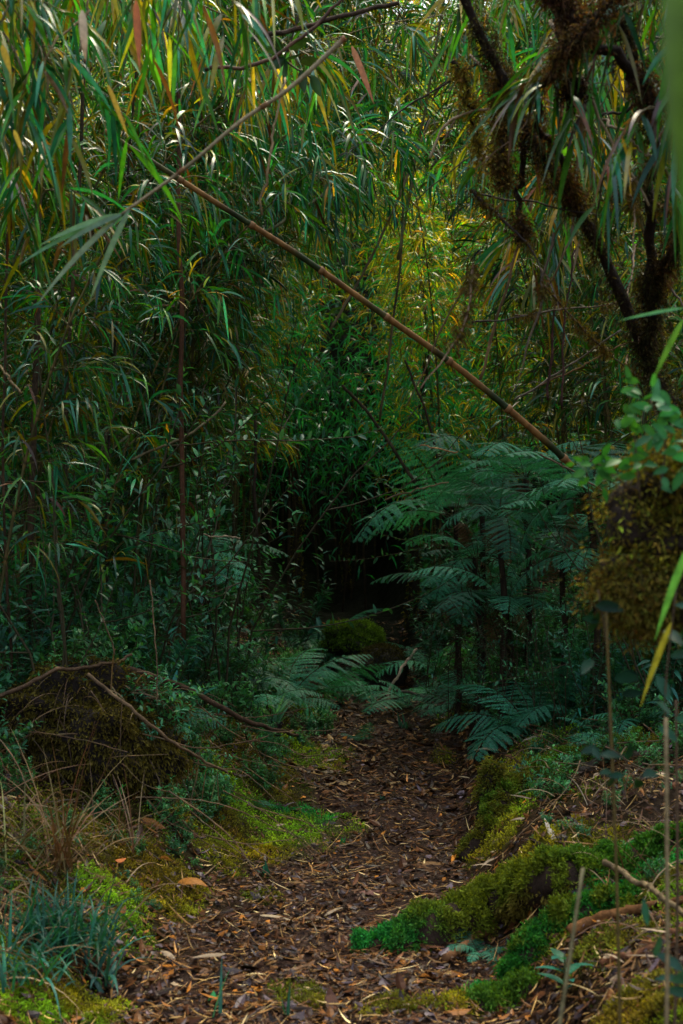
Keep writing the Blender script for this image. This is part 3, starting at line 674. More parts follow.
# dim tree trunks far back in the gloom
for i_, (px, Y_, r_, lean) in enumerate(((235, 15.5, .05, .02), (300, 16.5, .045, -.01), (413, 14.6, .06, .02), (205, 14.6, .04, -.02), (345, 18.5, .05, .0), (140, 13.0, .04, .03))):
    b0 = at(px, 600, Y_); b0[2] = gz(b0[0], Y_) - .1
    P = smooth_path([[0, 0, 0], [lean * 2, 0, 1.0], [lean * 5, .1, 2.0], [lean * 8, .1, 2.9]], 30, .015, i_)
    t = thing('tree', 'dim slender tree trunk with thin moss deep in the thicket', 'tree', b0, 0, 'dim trunks deep in the thicket')
    g = Geo(); tube(g, P, np.linspace(r_, r_ * .5, 30), (.030, .022, .012), sides=10, rough=.08, seed=i_); g.build('trunk', M_BARK, t)
    g = Geo(); rr = np.random.default_rng(i_); S_, D_ = limb_samples(P[:14], np.linspace(r_, r_ * .8, 14), 900, rr); moss_on(g, S_, D_, 1, (.015, .04), .004, MO, hang=.6, rng=rr); g.build('moss', M_MOSS, t)
    g = Geo(); n = 1100; c0 = P[rr.integers(18, 30, n)] + rr.normal(0, 1, (n, 3)) * [.5, .5, .5]
    ribbons(g, c0, rr.normal(0, 1, (n, 3)) - [0, 0, .4], rr.normal(0, 1, (n, 3)), .19, .02, 1.2, jitter(TEAL, n), segs=3, cross=2); g.build('crown', M_BAM, t)

# ------------------------------------------------------------------ mossy boughs at the top right
def bough(P, r, seed, t, moss_n, cl=(.025, .015, .010), mc=MO, hang=.5, name='bough', L=(.008, .022), top=None, sp=.015):
    rr = np.random.default_rng(seed); P = smooth_path(P, 40, .010, seed); rad = np.linspace(r[0], r[1], 40)
    g = Geo(); tube(g, P, rad, cl, sides=10, rough=.14, seed=seed); o = g.build(name, M_BARK, t)
    g = Geo(); S_, D_ = limb_samples(P, rad, moss_n, rr, top); k = fbm(S_[:, 0] * 6 + seed, S_[:, 2] * 6, seed) ; kp = (k > .47) | (rr.random(len(k)) < .12); S_, D_ = S_[kp], D_[kp]
    c_ = jitter(mc, len(S_), .35, .15, rr); m_ = len(S_) // 5; ix = rr.integers(0, len(S_), m_)
    ribbons(g, S_[ix], D_[ix] * .6 - [0, 0, 1.0], rr.normal(0, 1, (m_, 3)), rr.uniform(.02, .12, m_), .0022, 1.5, jitter(np.array(mc) * .8, m_, .4, .1, rr), segs=3, cross=2)
    moss_on(g, S_ + D_ * rr.uniform(0, .02, (len(S_), 1)), D_, 5, L, .0022, c_ * rr.uniform(.6, 1.5, (len(c_), 1)), hang=hang, rng=rr, spread=sp); g.build('moss', M_MOSS, o)
    return P
tr = thing('mossy_tree', 'dark leaning tree hung with brown moss at the top right', 'tree', (0, 0, 0))
bp = at(735, 700, 5.2); bp[2] = gz(bp[0], 5.2) - .1
tk = [bp, at(700, 520, 5.1), at(655, 370, 5.0), at(610, 270, 4.9), at(575, 205, 4.8), at(520, 110, 4.7), at(470, 20, 4.6), at(440, -60, 4.5)]
bough(tk, (.030, .014), 1, tr, 3600, mc=(.035, .030, .010), name='trunk')
bough([at(655, 370, 5.0), at(650, 260, 4.8), at(655, 120, 4.6), at(620, 20, 4.4), at(590, -60, 4.3)], (.017, .014), 2, tr, 2200, mc=(.035, .028, .010))
bough([at(575, 205, 4.8), at(540, 100, 4.4), at(575, 40, 4.1), at(650, -40, 4.0)], (.010, .011), 3, tr, 1400, mc=(.06, .035, .012))
bough([at(683, 130, 4.4), at(600, 40, 4.2), at(540, -20, 4.1)], (.02, .012), 4, tr, 1500, mc=(.05, .028, .014))
bough([at(655, 300, 4.9), at(690, 200, 4.6), at(720, 60, 4.4)], (.02, .014), 14, tr, 1300, mc=(.045, .028, .012))
bough([at(500, 75, 4.7), at(505, 130, 4.7), at(498, 185, 4.7)], (.012, .004), 5, tr, 900, mc=(.09, .055, .012))
bough([at(560, 20, 4.3), at(572, 60, 4.3), at(575, 95, 4.3)], (.02, .006), 6, tr, 800, mc=(.02, .012, .008))
bough([at(525, 240, 4.8), at(522, 180, 4.8), at(530, 120, 4.7)], (.007, .012), 7, tr, 700, mc=(.05, .03, .012))
bough([at(455, 60, 4.8), at(470, 110, 4.9), at(482, 165, 5.0)], (.006, .003), 8, tr, 500, mc=(.12, .09, .014))
rr = np.random.default_rng(70)
for k_ in range(26):
    a_ = (rr.uniform(470, 690), rr.uniform(-20, 330), rr.uniform(4.4, 5.6)); L_ = rr.uniform(60, 170); th = rr.uniform(-.4, 2.6); b_ = (a_[0] + L_ * math.cos(th), a_[1] + L_ * math.sin(th), a_[2] + rr.normal(0, .3))
    m_ = ((a_[0] + b_[0]) / 2 + rr.normal(0, 9), (a_[1] + b_[1]) / 2 + rr.normal(0, 9), (a_[2] + b_[2]) / 2)
    g = Geo(); P = smooth_path([at(*a_), at(*m_), at(*b_)], 16, .004, k_); tube(g, P, np.linspace(rr.uniform(.003, .007), .0015, 16), np.array([(.05, .03, .015), (.12, .07, .035), (.025, .015, .01)][k_ % 3]), sides=5, rough=.1, seed=k_, cap=False); o = g.build('branchlet', M_TWIG, tr)
    if k_ % 2:
        g = Geo(); S_, D_ = limb_samples(P, .004, 260, rr); kp = fbm(S_[:, 0] * 9, S_[:, 2] * 9, k_) > .5; moss_on(g, S_[kp], D_[kp], 3, (.008, .03), .0022, (.07, .05, .012), hang=1.0, rng=rr, spread=.010)
        if kp.any(): g.build('moss', M_MOSS, o)
TW = [((430, 158, 4.9), (452, 120, 4.9), (530, 105, 4.8), (600, 122, 4.7), .005, (.30, .21, .12), 'pale twig running level in front of the mossy boughs'),
      ((470, 55, 4.9), (510, 85, 4.8), (560, 105, 4.7), (600, 128, 4.7), .005, (.22, .14, .08), 'pale twig slanting down to the crossing of twigs'),
      ((550, 20, 4.5), (585, 85, 4.4), (612, 145, 4.4), (650, 205, 4.4), .006, (.30, .22, .13), 'pale twig falling steeply at the right of the boughs'),
      ((632, 5, 4.3), (610, 35, 4.4), (595, 58, 4.5), (575, 90, 4.5), .004, (.28, .2, .11), 'fine pale twig at the top right leaning left'),
      ((480, 160, 4.9), (520, 150, 4.8), (560, 134, 4.8), (600, 130, 4.8), .004, (.26, .17, .1), 'lower level pale twig before the mossy boughs'),
      ((600, 120, 4.7), (625, 135, 4.6), (650, 155, 4.6), (662, 160, 4.6), .006, (.28, .19, .11), 'short stout pale twig right of the twig crossing'),
      ((540, 300, 5.6), (565, 250, 5.5), (590, 190, 5.4), (602, 110, 5.2), .004, (.13, .08, .04), 'brown twig rising to the twig crossing'),
      ((515, 400, 7.0), (570, 365, 6.6), (600, 345, 6.4), (622, 330, 6.3), .006, (.2, .16, .12), 'pale lichened twig below the leaning tree'),
      ((540, 385, 6.8), (590, 362, 6.5), (615, 348, 6.4), (640, 340, 6.3), .004, (.22, .12, .06), 'reddish twig below the leaning tree'),
      ((600, 118, 4.5), (630, 108, 4.5), (655, 98, 4.4), (690, 90, 4.4), .005, (.03, .02, .012), 'black twig reaching the right edge')]
for i_, (a, b, c_, d_, r_, cl, lb) in enumerate(TW):
    P = smooth_path([at(*a), at(*b), at(*c_), at(*d_)], 26, .004, 50 + i_); g = Geo(); tube(g, P - P[0], np.linspace(r_, r_ * .6, 26), np.array(cl) * np.exp(np.random.default_rng(i_).normal(0, .3, (26, 1))), sides=6, rough=.1, seed=i_)
    o = g.build('twig', M_TWIG); o.location = P[0]; tag(o, lb, 'twig')

# broad green leaf blades very close to the lens at the right edge
t = thing('bamboo_sprig', 'blurred green leaves hanging very close at the top right edge', 'leaf sprig', at(690, -60, 1.0))
g = Geo(); o0 = at(690, -60, 1.0)
B = np.array([at(678, -60, 1.0), at(700, 20, 1.1), at(668, -90, 1.15)]); E = np.array([at(680, 215, 1.0), at(690, 330, 1.1), at(700, 60, 1.1)])
ribbons(g, B - o0, E - B, np.tile([1, .35, 0], (3, 1)), np.linalg.norm(E - B, axis=1), .026, .0, jitter((.012, .045, .006), 3, .1), segs=8); g.build('leaves', M_BAM, t)
g = Geo(); tube(g, smooth_path([at(660, -110, 1.15) - o0, at(690, -70, 1.05) - o0, at(705, 25, 1.1) - o0], 8), .0015, (.1, .1, .03), sides=5); g.build('stem', M_CULM, t)
# a few single hanging leaves that stand out
def single_leaf(a, b, Y_, W_, col, label, tipc=None, name='hanging_leaf', dr=.2, side=(1, .3, 0)):
    A = at(a[0], a[1], Y_); Bp = at(b[0], b[1], Y_); g = Geo()
    ribbons(g, np.zeros((1, 3)), (Bp - A)[None], np.array([side], float), np.linalg.norm(Bp - A), W_, dr, np.array([col], float), segs=8, tip=None if tipc is None else np.array([tipc], float))
    o = g.build(name, M_DRY if col[0] > .2 else M_BAM); o.location = A; tag(o, label, 'leaf'); return o
single_leaf((352, 46), (376, 104), 5.0, .026, (.42, .17, .07), 'dead salmon brown leaf hanging in the top middle', (.3, .10, .04))
single_leaf((136, 0), (140, 70), 3.9, .022, (.16, .05, .02), 'dark red brown leaf hanging from the top left')
single_leaf((82, 10), (86, 62), 3.6, .022, (.45, .36, .25), 'pale dry leaf sheath hanging at the top left', (.3, .16, .06))
single_leaf((108, 85), (130, 138), 4.0, .015, (.60, .36, .02), 'bright yellow half withered leaf near the high end of the leaning cane')
single_leaf((2, 45), (12, 75), 4.0, .02, (.6, .38, .02), 'short yellow leaf at the top left edge')
single_leaf((14, 130), (24, 155), 4.0, .014, (.6, .38, .02), 'small yellow leaf on the left edge below the short one')
single_leaf((520, 245), (508, 280), 6.4, .016, (.65, .40, .02), 'slim yellow leaf above the ferns')
single_leaf((598, 218), (606, 245), 6.0, .012, (.6, .4, .02), 'small yellow leaf right of the dark trunk')

# dark round-leaved twig at the top middle
p0 = at(300, 25, 5.2); t = thing('leafy_twig', 'dark twig with round leaves hanging against the bright top', 'twig', p0)
Q = [at(*q) - p0 for q in ((300, 10, 5.2), (290, 45, 5.2), (285, 60, 5.2), (315, 80, 5.2))]
g = Geo(); tube(g, smooth_path(Q, 12), .004, (.03, .02, .012), sides=5); tube(g, smooth_path([Q[2], at(262, 45, 5.2) - p0], 6), .003, (.03, .02, .012), sides=5); g.build('stem', M_TWIG, t)
lv = ((285, 58, 262, 42), (285, 58, 268, 68), (285, 58, 283, 88), (290, 50, 310, 35), (300, 70, 305, 92), (310, 75, 322, 96), (285, 60, 300, 52), (280, 55, 274, 35), (262, 45, 250, 55), (300, 62, 322, 60))
B = np.array([at(a, b, 5.2) for a, b, _, _ in lv]) - p0; E = np.array([at(c_, d_, 5.15) for _, _, c_, d_ in lv]) - p0
g = Geo(); ribbons(g, B, E - B, rng.normal(0, 1, (10, 3)) * [.3, .5, .3] + [.8, 0, .4], np.linalg.norm(E - B, axis=1), .042, .2, jitter((.014, .035, .014), 10, .3), segs=6, prof=P_OVAL); g.build('leaves', M_BROAD, t)

# ------------------------------------------------------------------ ferns
fern(560, 535, 9.0, .7, 10, 'tall dark fern under the low end of the leaning cane', 1, trunk=.018)
fern(525, 480, 9.8, .72, 9, 'highest tree fern with fronds reaching left beneath the leaning cane', 2, trunk=.018)
fern(505, 605, 9.4, .7, 10, 'wide fern sweeping low fronds toward the path', 3, trunk=.018)
fern(590, 500, 8.4, .8, 10, 'small fern close to the mossy bough at the right', 4, trunk=.018)
fern(470, 660, 10.6, .55, 9, 'fern at the right edge of the path where it ends', 5)
fern(412, 655, 11.3, .6, 9, 'dark drooping fern standing at the end of the path', 6)
fern(530, 650, 8.8, .75, 8, 'low fern on the right bank between small leafed plants', 7)
fern(310, 652, 11.6, .65, 9, 'fern spreading level fronds left of the boulder', 8, pitch=.2)
fern(500, 520, 9.2, .6, 9, 'fern with short fronds between the two tall ferns', 51, trunk=.018)
fern(455, 590, 10.4, .6, 9, 'fern leaning out over the path end from the right slope', 52, trunk=.018)
fern(580, 600, 8.5, .6, 9, 'fern in the shade left of the golden stalk', 53)
fern(480, 470, 10.4, .7, 8, 'far feathery fern just under the middle of the right thicket', 54, trunk=.018)
fern(340, 652, 12.3, .45, 8, 'little fern half covering the mossy boulder', 55)
fern(600, 560, 8.6, .7, 9, 'fern whose fronds hang behind the golden moss', 24, trunk=.018)
fern(475, 560, 10.2, .65, 9, 'fern left of the tall dark fern with level fronds', 25, trunk=.018)
fern(550, 615, 8.8, .65, 9, 'fern low on the right slope above the small leafed plants', 26)
fern(285, 655, 10.8, .75, 9, 'bright small fern at the left rim of the path end', 27)
fern(395, 640, 12.9, .5, 9, 'fern behind the boulder at the end of the path', 21)
fern(440, 625, 12.4, .65, 9, 'fern in the shade behind the dark drooping fern', 22)
fern(330, 625, 13.8, .8, 9, 'dim fern behind the mossy boulder', 23)
fern(245, 640, 10.4, .75, 9, 'fern with long fronds reaching right behind the left bank', 9, pitch=.1)
fern(345, 668, 12.2, .7, 8, 'small fern at the foot of the mossy boulder', 10)
fern(455, 520, 11.5, 1.1, 10, 'far tree fern half hidden behind the others', 11, trunk=.018)
fern(205, 560, 9.6, .7, 9, 'small fern in the gloom right of the reddish stem', 12, trunk=.018)
for i_, (px, py, Y_, s_) in enumerate(((258, 758, 7.6, .16), (262, 600, 9.8, .5), (640, 620, 7.6, .5), (600, 655, 7.6, .45), (150, 600, 7.6, .5), (360, 735, 10, .2), (480, 860, 5.2, .18), (95, 640, 7.0, .4))):
    fern(px, py, Y_, s_, 6, ['tiny fern on the mossy left bank near the rosette plant', 'medium fern below the dim left shrubs', 'fern behind the yellow blade at the right', 'fern among glossy leaves on the right bank', 'fern behind the fallen branch at the left', 'tiny fern at the left rim of the path', 'tiny blue green fern sprout on the mossy log', 'fern above the root mound at the left'][i_], 30 + i_)

# ------------------------------------------------------------------ understory shrubs
SH = [shrub_parts(1, .55, 9, 16, .065, .024, (.030, .12, .05)), shrub_parts(2, .45, 10, 16, .05, .022, (.035, .13, .04)), shrub_parts(3, .8, 7, 16, .11, .028, (.022, .10, .06), prof=P_BAM),
      shrub_parts(4, .35, 10, 13, .05, .024, (.045, .15, .045)), shrub_parts(5, 1.3, 7, 22, .07, .027, (.025, .11, .045), lean=.3), shrub_parts(6, .3, 5, 8, .06, .024, (.03, .12, .06))]
SHL = {'l': ('small leafed green plant in the undergrowth on the left bank', 'undergrowth plants on the left bank'),
       'r': ('small leafed green plant in the undergrowth on the right bank', 'undergrowth plants on the right bank'),
       'e': ('dim green plant in the undergrowth where the path ends', 'undergrowth plants where the path ends')}
rng = np.random.default_rng(77)
def shrub(z, x, y, v, s): place('undergrowth_plant', SH[v], SHL[z][0], 'plant', (x, y, gz(x, y) - .01), rng.uniform(0, 6.28), SHL[z][1], s)
for i_ in range(100):
    y = 7.2 + 6.6 * rng.random(); o_ = .35 + 1.9 * rng.random() ** 1.1
    if y < 8.2 and o_ < .9: o_ += .5
    nr = y > 10.5 and o_ < 1.1; shrub('l', xc(y) - hw(y) - o_, y, int(rng.choice(6, p=[.25, .25, .0, .3, .0, .2] if nr else [.2, .22, .15, .2, .13, .1])), rng.uniform(.4, .7) if nr else rng.uniform(.7, 1.2))
for i_ in range(95):
    y = 6.9 + 6.2 * rng.random(); o_ = .45 + 1.7 * rng.random() ** 1.1
    if y < 8: o_ += .2
    shrub('r', xc(y) + hw(y) + o_, y, int(rng.choice(6, p=[.2, .25, .1, .3, .05, .1])), rng.uniform(.6, 1.1))
for i_ in range(60):
    y = rng.uniform(12.6, 17); x = rng.uniform(-2.6, 3.2)
    if abs(x + .15) < .95 and y > 13.2: continue
    if y < 13.2 and abs(x - .4) < .45: continue
    shrub('e', x, y, int(rng.choice(6, p=[.2, .1, .3, .05, .3, .05])), rng.uniform(.8, 1.3))
for i_ in range(230):
    y = 4.9 + 5.4 * rng.random(); sg = -1 if i_ % 5 < 2 else 1; o_ = .12 + 1.3 * rng.random()
    x = xc(y) + sg * (hw(y) + o_)
    place('seedling', SH[int(rng.choice([0, 1, 3, 5]))], 'little green seedling sprouting between moss and dead leaves', 'seedling', (x, y, gz(x, y) - .02), rng.uniform(0, 6.28), 'seedlings sprouting between moss and dead leaves', rng.uniform(.2, .5) if y > 6.4 else rng.uniform(.12, .25))
for px, py in ((440, 672), (460, 690), (480, 700), (500, 705), (520, 700), (540, 690), (470, 670), (495, 680), (515, 672), (535, 668), (560, 680), (580, 672), (555, 660), (600, 690), (620, 700), (590, 700), (450, 700), (560, 700), (640, 680), (575, 650), (430, 680), (490, 664), (610, 660), (530, 715), (575, 715), (235, 700), (215, 690), (255, 710), (300, 700), (320, 715), (325, 735), (200, 705), (175, 690), (290, 690), (340, 705)):
    p = ground_hit(px, py); shrub('r' if px > 380 else 'l', p[0], p[1], int(rng.choice([0, 1, 3, 5, 2])), rng.uniform(.7, 1.1) if px > 380 else rng.uniform(.45, .7))
for x, y, s_ in ((-1.5, 6.9, .8), (-.78, 7.25, .6), (-.62, 7.0, .5), (-1.2, 7.35, .9), (-1.0, 7.5, .8), (-1.65, 6.5, .8), (-1.5, 6.2, .6), (-.45, 7.9, .5), (-1.05, 6.25, .35), (-1.35, 5.9, .45), (-1.75, 7.2, 1.0), (-.7, 6.5, .3)):
    shrub('l', x, y, int(rng.choice([0, 1, 2, 3, 5])), s_)
# taller saplings
SP = [shrub_parts(41, 2.6, 4, 26, .075, .026, (.022, .085, .045), lean=.18, stemr=.009), shrub_parts(42, 2.2, 4, 26, .06, .025, (.025, .10, .04), lean=.25, stemr=.008)]
for i_, (px, Y_, v, s_) in enumerate(((215, 8.6, 1, 1.0), (235, 9.4, 0, 1.0), (150, 7.8, 0, .95), (105, 7.2, 1, .9), (60, 6.6, 0, .8), (190, 10.5, 0, 1.1), (40, 7.4, 1, 1.0), (620, 8.8, 0, .8), (650, 7.8, 1, .8), (480, 13.2, 1, 1.1), (448, 10.4, 1, .5), (478, 9.4, 0, .42), (505, 8.9, 1, .5), (535, 8.5, 0, .42), (562, 8.2, 1, .5), (590, 8.0, 0, .45), (430, 11.4, 0, .5), (520, 9.2, 1, .6))):
    x = at(px, 600, Y_)[0]
    place('sapling', SP[v], ('bushy sapling with small glossy leaves in the left understory', 'bushy sapling with small leaves in the right understory')[px > 340], 'sapling', (x, Y_, gz(x, Y_) - .02), i_ * 1.3, ('saplings in the left understory', 'saplings in the right understory')[px > 340], s_)

# blade clumps, rosette, seedlings
def clump(px, py, label, cat, name='grass_clump', off=(0, 0, 0), mat=None, part='blades', **kw):
    p = ground_hit(px, py); t = thing(name, label, cat, p); blade_parts(**kw).build(part, mat or M_BROAD, t, ); return t
clump(45, 945, 'dense clump of blue green arching grass at the lower left', 'grass', seed=1, n=260, L=.30, W=.011, col=(.012, .07, .042), spread=1.3, droop=2.0, base=.11)
clump(10, 975, 'smaller blue green grass clump cut by the left edge', 'grass', seed=2, n=90, L=.26, W=.011, col=(.012, .07, .04), spread=1.2, droop=1.9, base=.08)
clump(100, 985, 'grass tuft with broad blades lying toward the path', 'grass', seed=3, n=16, L=.26, W=.022, col=(.03, .11, .085), spread=1.6, droop=1.6, base=.03)
clump(382, 800 , 'tiny green seedling standing on the path', 'seedling', name='seedling', seed=5, n=4, L=.05, W=.02, col=(.03, .16, .09), spread=.6, droop=.6, base=.004)
clump(268, 878, 'dark green three leaved seedling on the path near the moss', 'seedling', name='seedling', seed=6, n=6, L=.085, W=.03, col=(.015, .075, .03), spread=1.1, droop=.6, base=.006)
clump(342, 845, 'small upright green sprout beside the path moss', 'seedling', name='seedling', seed=7, n=3, L=.07, W=.018, col=(.02, .14, .06), spread=.4, droop=.5, base=.004)
clump(405, 728, 'short leafy sprout near the far end of the path', 'seedling', name='seedling', seed=8, n=10, L=.13, W=.022, col=(.03, .11, .05), spread=1.2, droop=.8, base=.02)
clump(535, 775, 'dark green strap leaved tuft on the right bank', 'grass', seed=9, n=22, L=.17, W=.018, col=(.02, .11, .055), spread=1.5, droop=1.3, base=.02)
clump(565, 730, 'young plant with long pointed leaves above the strap leaved tuft', 'seedling', name='seedling', seed=10, n=9, L=.22, W=.03, col=(.02, .085, .045), spread=1.2, droop=1.0, base=.01)
clump(285, 1018, 'single upright green blade at the bottom edge', 'seedling', name='seedling', seed=11, n=3, L=.14, W=.014, col=(.03, .12, .08), spread=.3, droop=.2, base=.01)
clump(215, 1020, 'blue green arched blade at the bottom left of the path', 'seedling', name='seedling', seed=12, n=2, L=.2, W=.018, col=(.03, .12, .09), spread=.9, droop=1.2, base=.01)
clump(210, 1000, 'tiny turquoise leaf sprout at the bottom of the path', 'seedling', name='seedling', seed=13, n=2, L=.045, W=.03, col=(.05, .25, .18), spread=1.2, droop=.3, base=.003)
p = ground_hit(275, 738); t = thing('rosette_plant', 'pale green rosette plant on a dark stub by the fallen branch', 'plant', p)
g = Geo(); tube(g, smooth_path([[0, 0, -.02], [0, 0, .06], [.005, 0, .11]], 8), np.linspace(.04, .045, 8), (.02, .014, .01), sides=9, rough=.12, seed=3); g.build('stub', M_BARK, t)
g = blade_parts(4, 30, .24, .028, (.08, .22, .12), .85, .9, .018); o = g.build('leaves', M_BROAD, t); o.location = (0, 0, .1)
p = ground_hit(565, 1000); t = thing('seedling', 'dark glossy seedling with paired oval leaves at the bottom right', 'seedling', p)
g = Geo(); n = 8; a = np.arange(n) * 2.4; d = np.stack([np.cos(a), np.sin(a) * .8, np.full(n, .35)], 1); b_ = np.zeros((n, 3)); b_[:, 2] = .03 + .013 * np.arange(n)
ribbons(g, b_, d, np.cross(d, [0, 0, 1]), .10, .036, .4, jitter((.014, .085, .05), n, .15), segs=6, prof=P_OVAL, fold=.25); g.build('leaves', M_BROAD, t)
g = Geo(); tube(g, [[0, 0, -.02], [0, 0, .14]], .003, (.05, .06, .02), sides=5); g.build('stem', M_TWIG, t)
FS = [ground_hit(460, 860)]
# grassy broken blades at the left around the root mound
clump(60, 870, 'fan of long dry blades spreading from under the root mound', 'grass', name='dead_grass_clump', seed=14, n=46, L=.62, W=.008, col=(.16, .09, .035), spread=1.3, droop=.9, base=.03, mat=M_DRY)
clump(120, 850, 'dry straw stems leaning over the mossy patch', 'grass', name='dead_grass_clump', seed=15, n=26, L=.42, W=.006, col=(.20, .13, .06), spread=1.6, droop=.8, base=.06, mat=M_DRY)
clump(15, 860, 'thin dry blades at the left edge above the green grass', 'grass', name='dead_grass_clump', seed=16, n=26, L=.45, W=.008, col=(.10, .09, .03), spread=1.2, droop=1.1, base=.05, mat=M_DRY)
clump(180, 800, 'tangle of dry stems standing behind the bright moss', 'grass', name='dead_grass_clump', seed=17, n=34, L=.34, W=.005, col=(.15, .10, .045), spread=1.0, droop=.7, base=.12, mat=M_DRY)
clump(640, 800, 'loose dry stalks on the right bank', 'grass', name='dead_grass_clump', seed=18, n=22, L=.3, W=.005, col=(.18, .12, .06), spread=1.5, droop=.8, base=.12, mat=M_DRY)

# ------------------------------------------------------------------ mounds, logs, stones
def blob(center, rad, seed, amp=.25, freq=2.2, res=40):
    u = np.linspace(0, 2 * math.pi, res * 2, endpoint=False); v = np.linspace(.02, math.pi - .02, res)
    U, W_ = np.meshgrid(u, v); D_ = np.stack([np.cos(U) * np.sin(W_), np.sin(U) * np.sin(W_), np.cos(W_)], -1)
    k = 1 + amp * 2 * (fbm(D_[..., 0] * freq + D_[..., 2] * 1.7 + seed, D_[..., 1] * freq + D_[..., 2] * freq, seed, 5) - .5)
    P = D_ * k[..., None] * np.array(rad); ny_, nx_ = U.shape
    i = np.arange(ny_ - 1)[:, None] * nx_; j = np.arange(nx_)[None]; j2 = (j + 1) % nx_
    f = np.stack([i + j, i + nx_ + j, i + nx_ + j2, i + j2], -1).reshape(-1, 4)
    return P.reshape(-1, 3), f, D_.reshape(-1, 3)
def mossy_blob(name, label, cat, c0, rad, seed, stone=(.03, .025, .018), mossc=MG, n=6000, top=-.1, hang=.2, L=(.012, .035), part='stone', mat=None, amp=.25):
    rr = np.random.default_rng(seed); t = thing(name, label, cat, c0); P, f, D_ = blob(c0, rad, seed, amp)
    g = Geo(); g.add(P, np.array(stone), f4=f); g.build(part, mat or M_ROCK, t)
    i = rr.integers(0, len(P), n * 2); w = np.sqrt(np.clip(1 - D_[i, 2] ** 2, 0, 1)); i = i[(D_[i, 2] + rr.normal(0, .25, len(i)) > top) & (rr.random(len(i)) < w + .1)][:n]
    S_ = P[i]; Nn = nrm(D_[i] / np.array(rad)); k = fbm(S_[:, 0] * 9, S_[:, 2] * 9 + S_[:, 1] * 5, seed)[:, None]
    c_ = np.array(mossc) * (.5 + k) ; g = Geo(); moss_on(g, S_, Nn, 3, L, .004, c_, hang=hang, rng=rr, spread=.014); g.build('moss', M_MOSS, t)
    return t
b0 = at(353, 640, 13.0); b0[2] = gz(b0[0], 13.0) + .1
mossy_blob('mossy_boulder', 'rounded boulder under green moss at the end of the path', 'boulder', (b0[0], 13.0, at(353, 640, 13)[2]), (.25, .22, .15), 7, mossc=(.10, .18, .015), n=6000, top=-.2, amp=.5)
mossy_blob('mossy_boulder', 'low brown boulder beside the path end, right of the green one', 'boulder', (at(382, 655, 12.6)[0], 12.6, at(382, 668, 12.6)[2]), (.24, .2, .2), 8, mossc=(.05, .045, .015), n=3000, top=.1)
# uprooted root mound at the left
c0 = at(88, 735, 6.7)
t = mossy_blob('root_mound', 'large mound of mossy roots with a dark hollow beneath at the left', 'root mound', c0, (.42, .32, .25), 9, stone=(.014, .009, .006), mossc=(.09, .07, .012), n=12000, top=-.75, hang=.8, L=(.01, .028), part='root_plate', mat=M_BARK, amp=.65)
for k_, (dx, dy, dz, s_) in enumerate(((-.34, .0, .02, .7), (-.18, -.05, .13, .6), (.05, .0, .15, .5), (.26, .0, .10, .7), (.38, -.05, .0, .6), (-.05, .1, .15, .8), (-.38, -.1, -.1, .6), (.30, -.15, -.02, .45))):
    place('undergrowth_plant', SH[[0, 1, 3, 5][k_ % 4]], 'green plant rooted on top of the mossy root mound', 'plant', c0 + [dx, dy, dz], k_ * 1.1, 'plants rooted on the root mound', s_)
rr = np.random.default_rng(15); n = 70; a = rr.uniform(-math.pi, .4, n); k = rr.uniform(.1, .95, n)
b_ = np.stack([np.cos(a) * .36 * k, np.sin(a) * .3 * k, .24 * np.sqrt(1 - k ** 2) + .02], 1)
d = np.stack([np.cos(a) + rr.normal(0, .5, n), np.sin(a) + rr.normal(0, .4, n), rr.uniform(-.2, .8, n)], 1)
t2 = thing('dead_grass_clump', 'dry brown blades draped over the root mound', 'grass', c0); g = Geo()
ribbons(g, b_, d, rr.normal(0, 1, (n, 3)), rr.uniform(.12, .42, n), rr.uniform(.003, .008, n), rr.uniform(1.2, 3, n), np.array([[.13, .075, .03], [.07, .035, .015], [.2, .13, .06]])[rr.choice(3, n)] * np.exp(rr.normal(-.2, .35, (n, 1))), segs=7, prof=P_BLADE, fold=.4); g.build('blades', M_DRY, t2)
rr = np.random.default_rng(5); g = Geo()
for k_ in range(46):
    a = rr.uniform(-2.9, .2); p1 = np.array([math.cos(a) * .36 * rr.uniform(.5, 1), math.sin(a) * .3 * rr.uniform(.6, 1), rr.uniform(-.15, .15)])
    p2 = p1 + [rr.normal(0, .07), rr.normal(-.03, .04), -.15]; p3 = p2 + [rr.normal(0, .10), rr.normal(-.04, .05), -rr.uniform(.1, .28)]
    tube(g, smooth_path([p1, p2, p3], 9, .006, k_), np.linspace(rr.uniform(.003, .008), .002, 9), np.array([.07, .045, .025]) * rr.uniform(.5, 1.6), sides=5, cap=False)
g.build('roots', M_TWIG, t)
for px, py, Y_, rd, lb, mcx in ((30, 800, 7.2, (.30, .3, .34), 'dark mossy mound behind the root mound at the left edge', (.05, .05, .012)),):
    mossy_blob('mossy_mound', lb, 'mound', at(px, py, Y_), rd, int(px), amp=.6, stone=(.02, .016, .008), mossc=mcx, n=7000, top=-.3, hang=.3, part='soil', mat=M_SOIL)

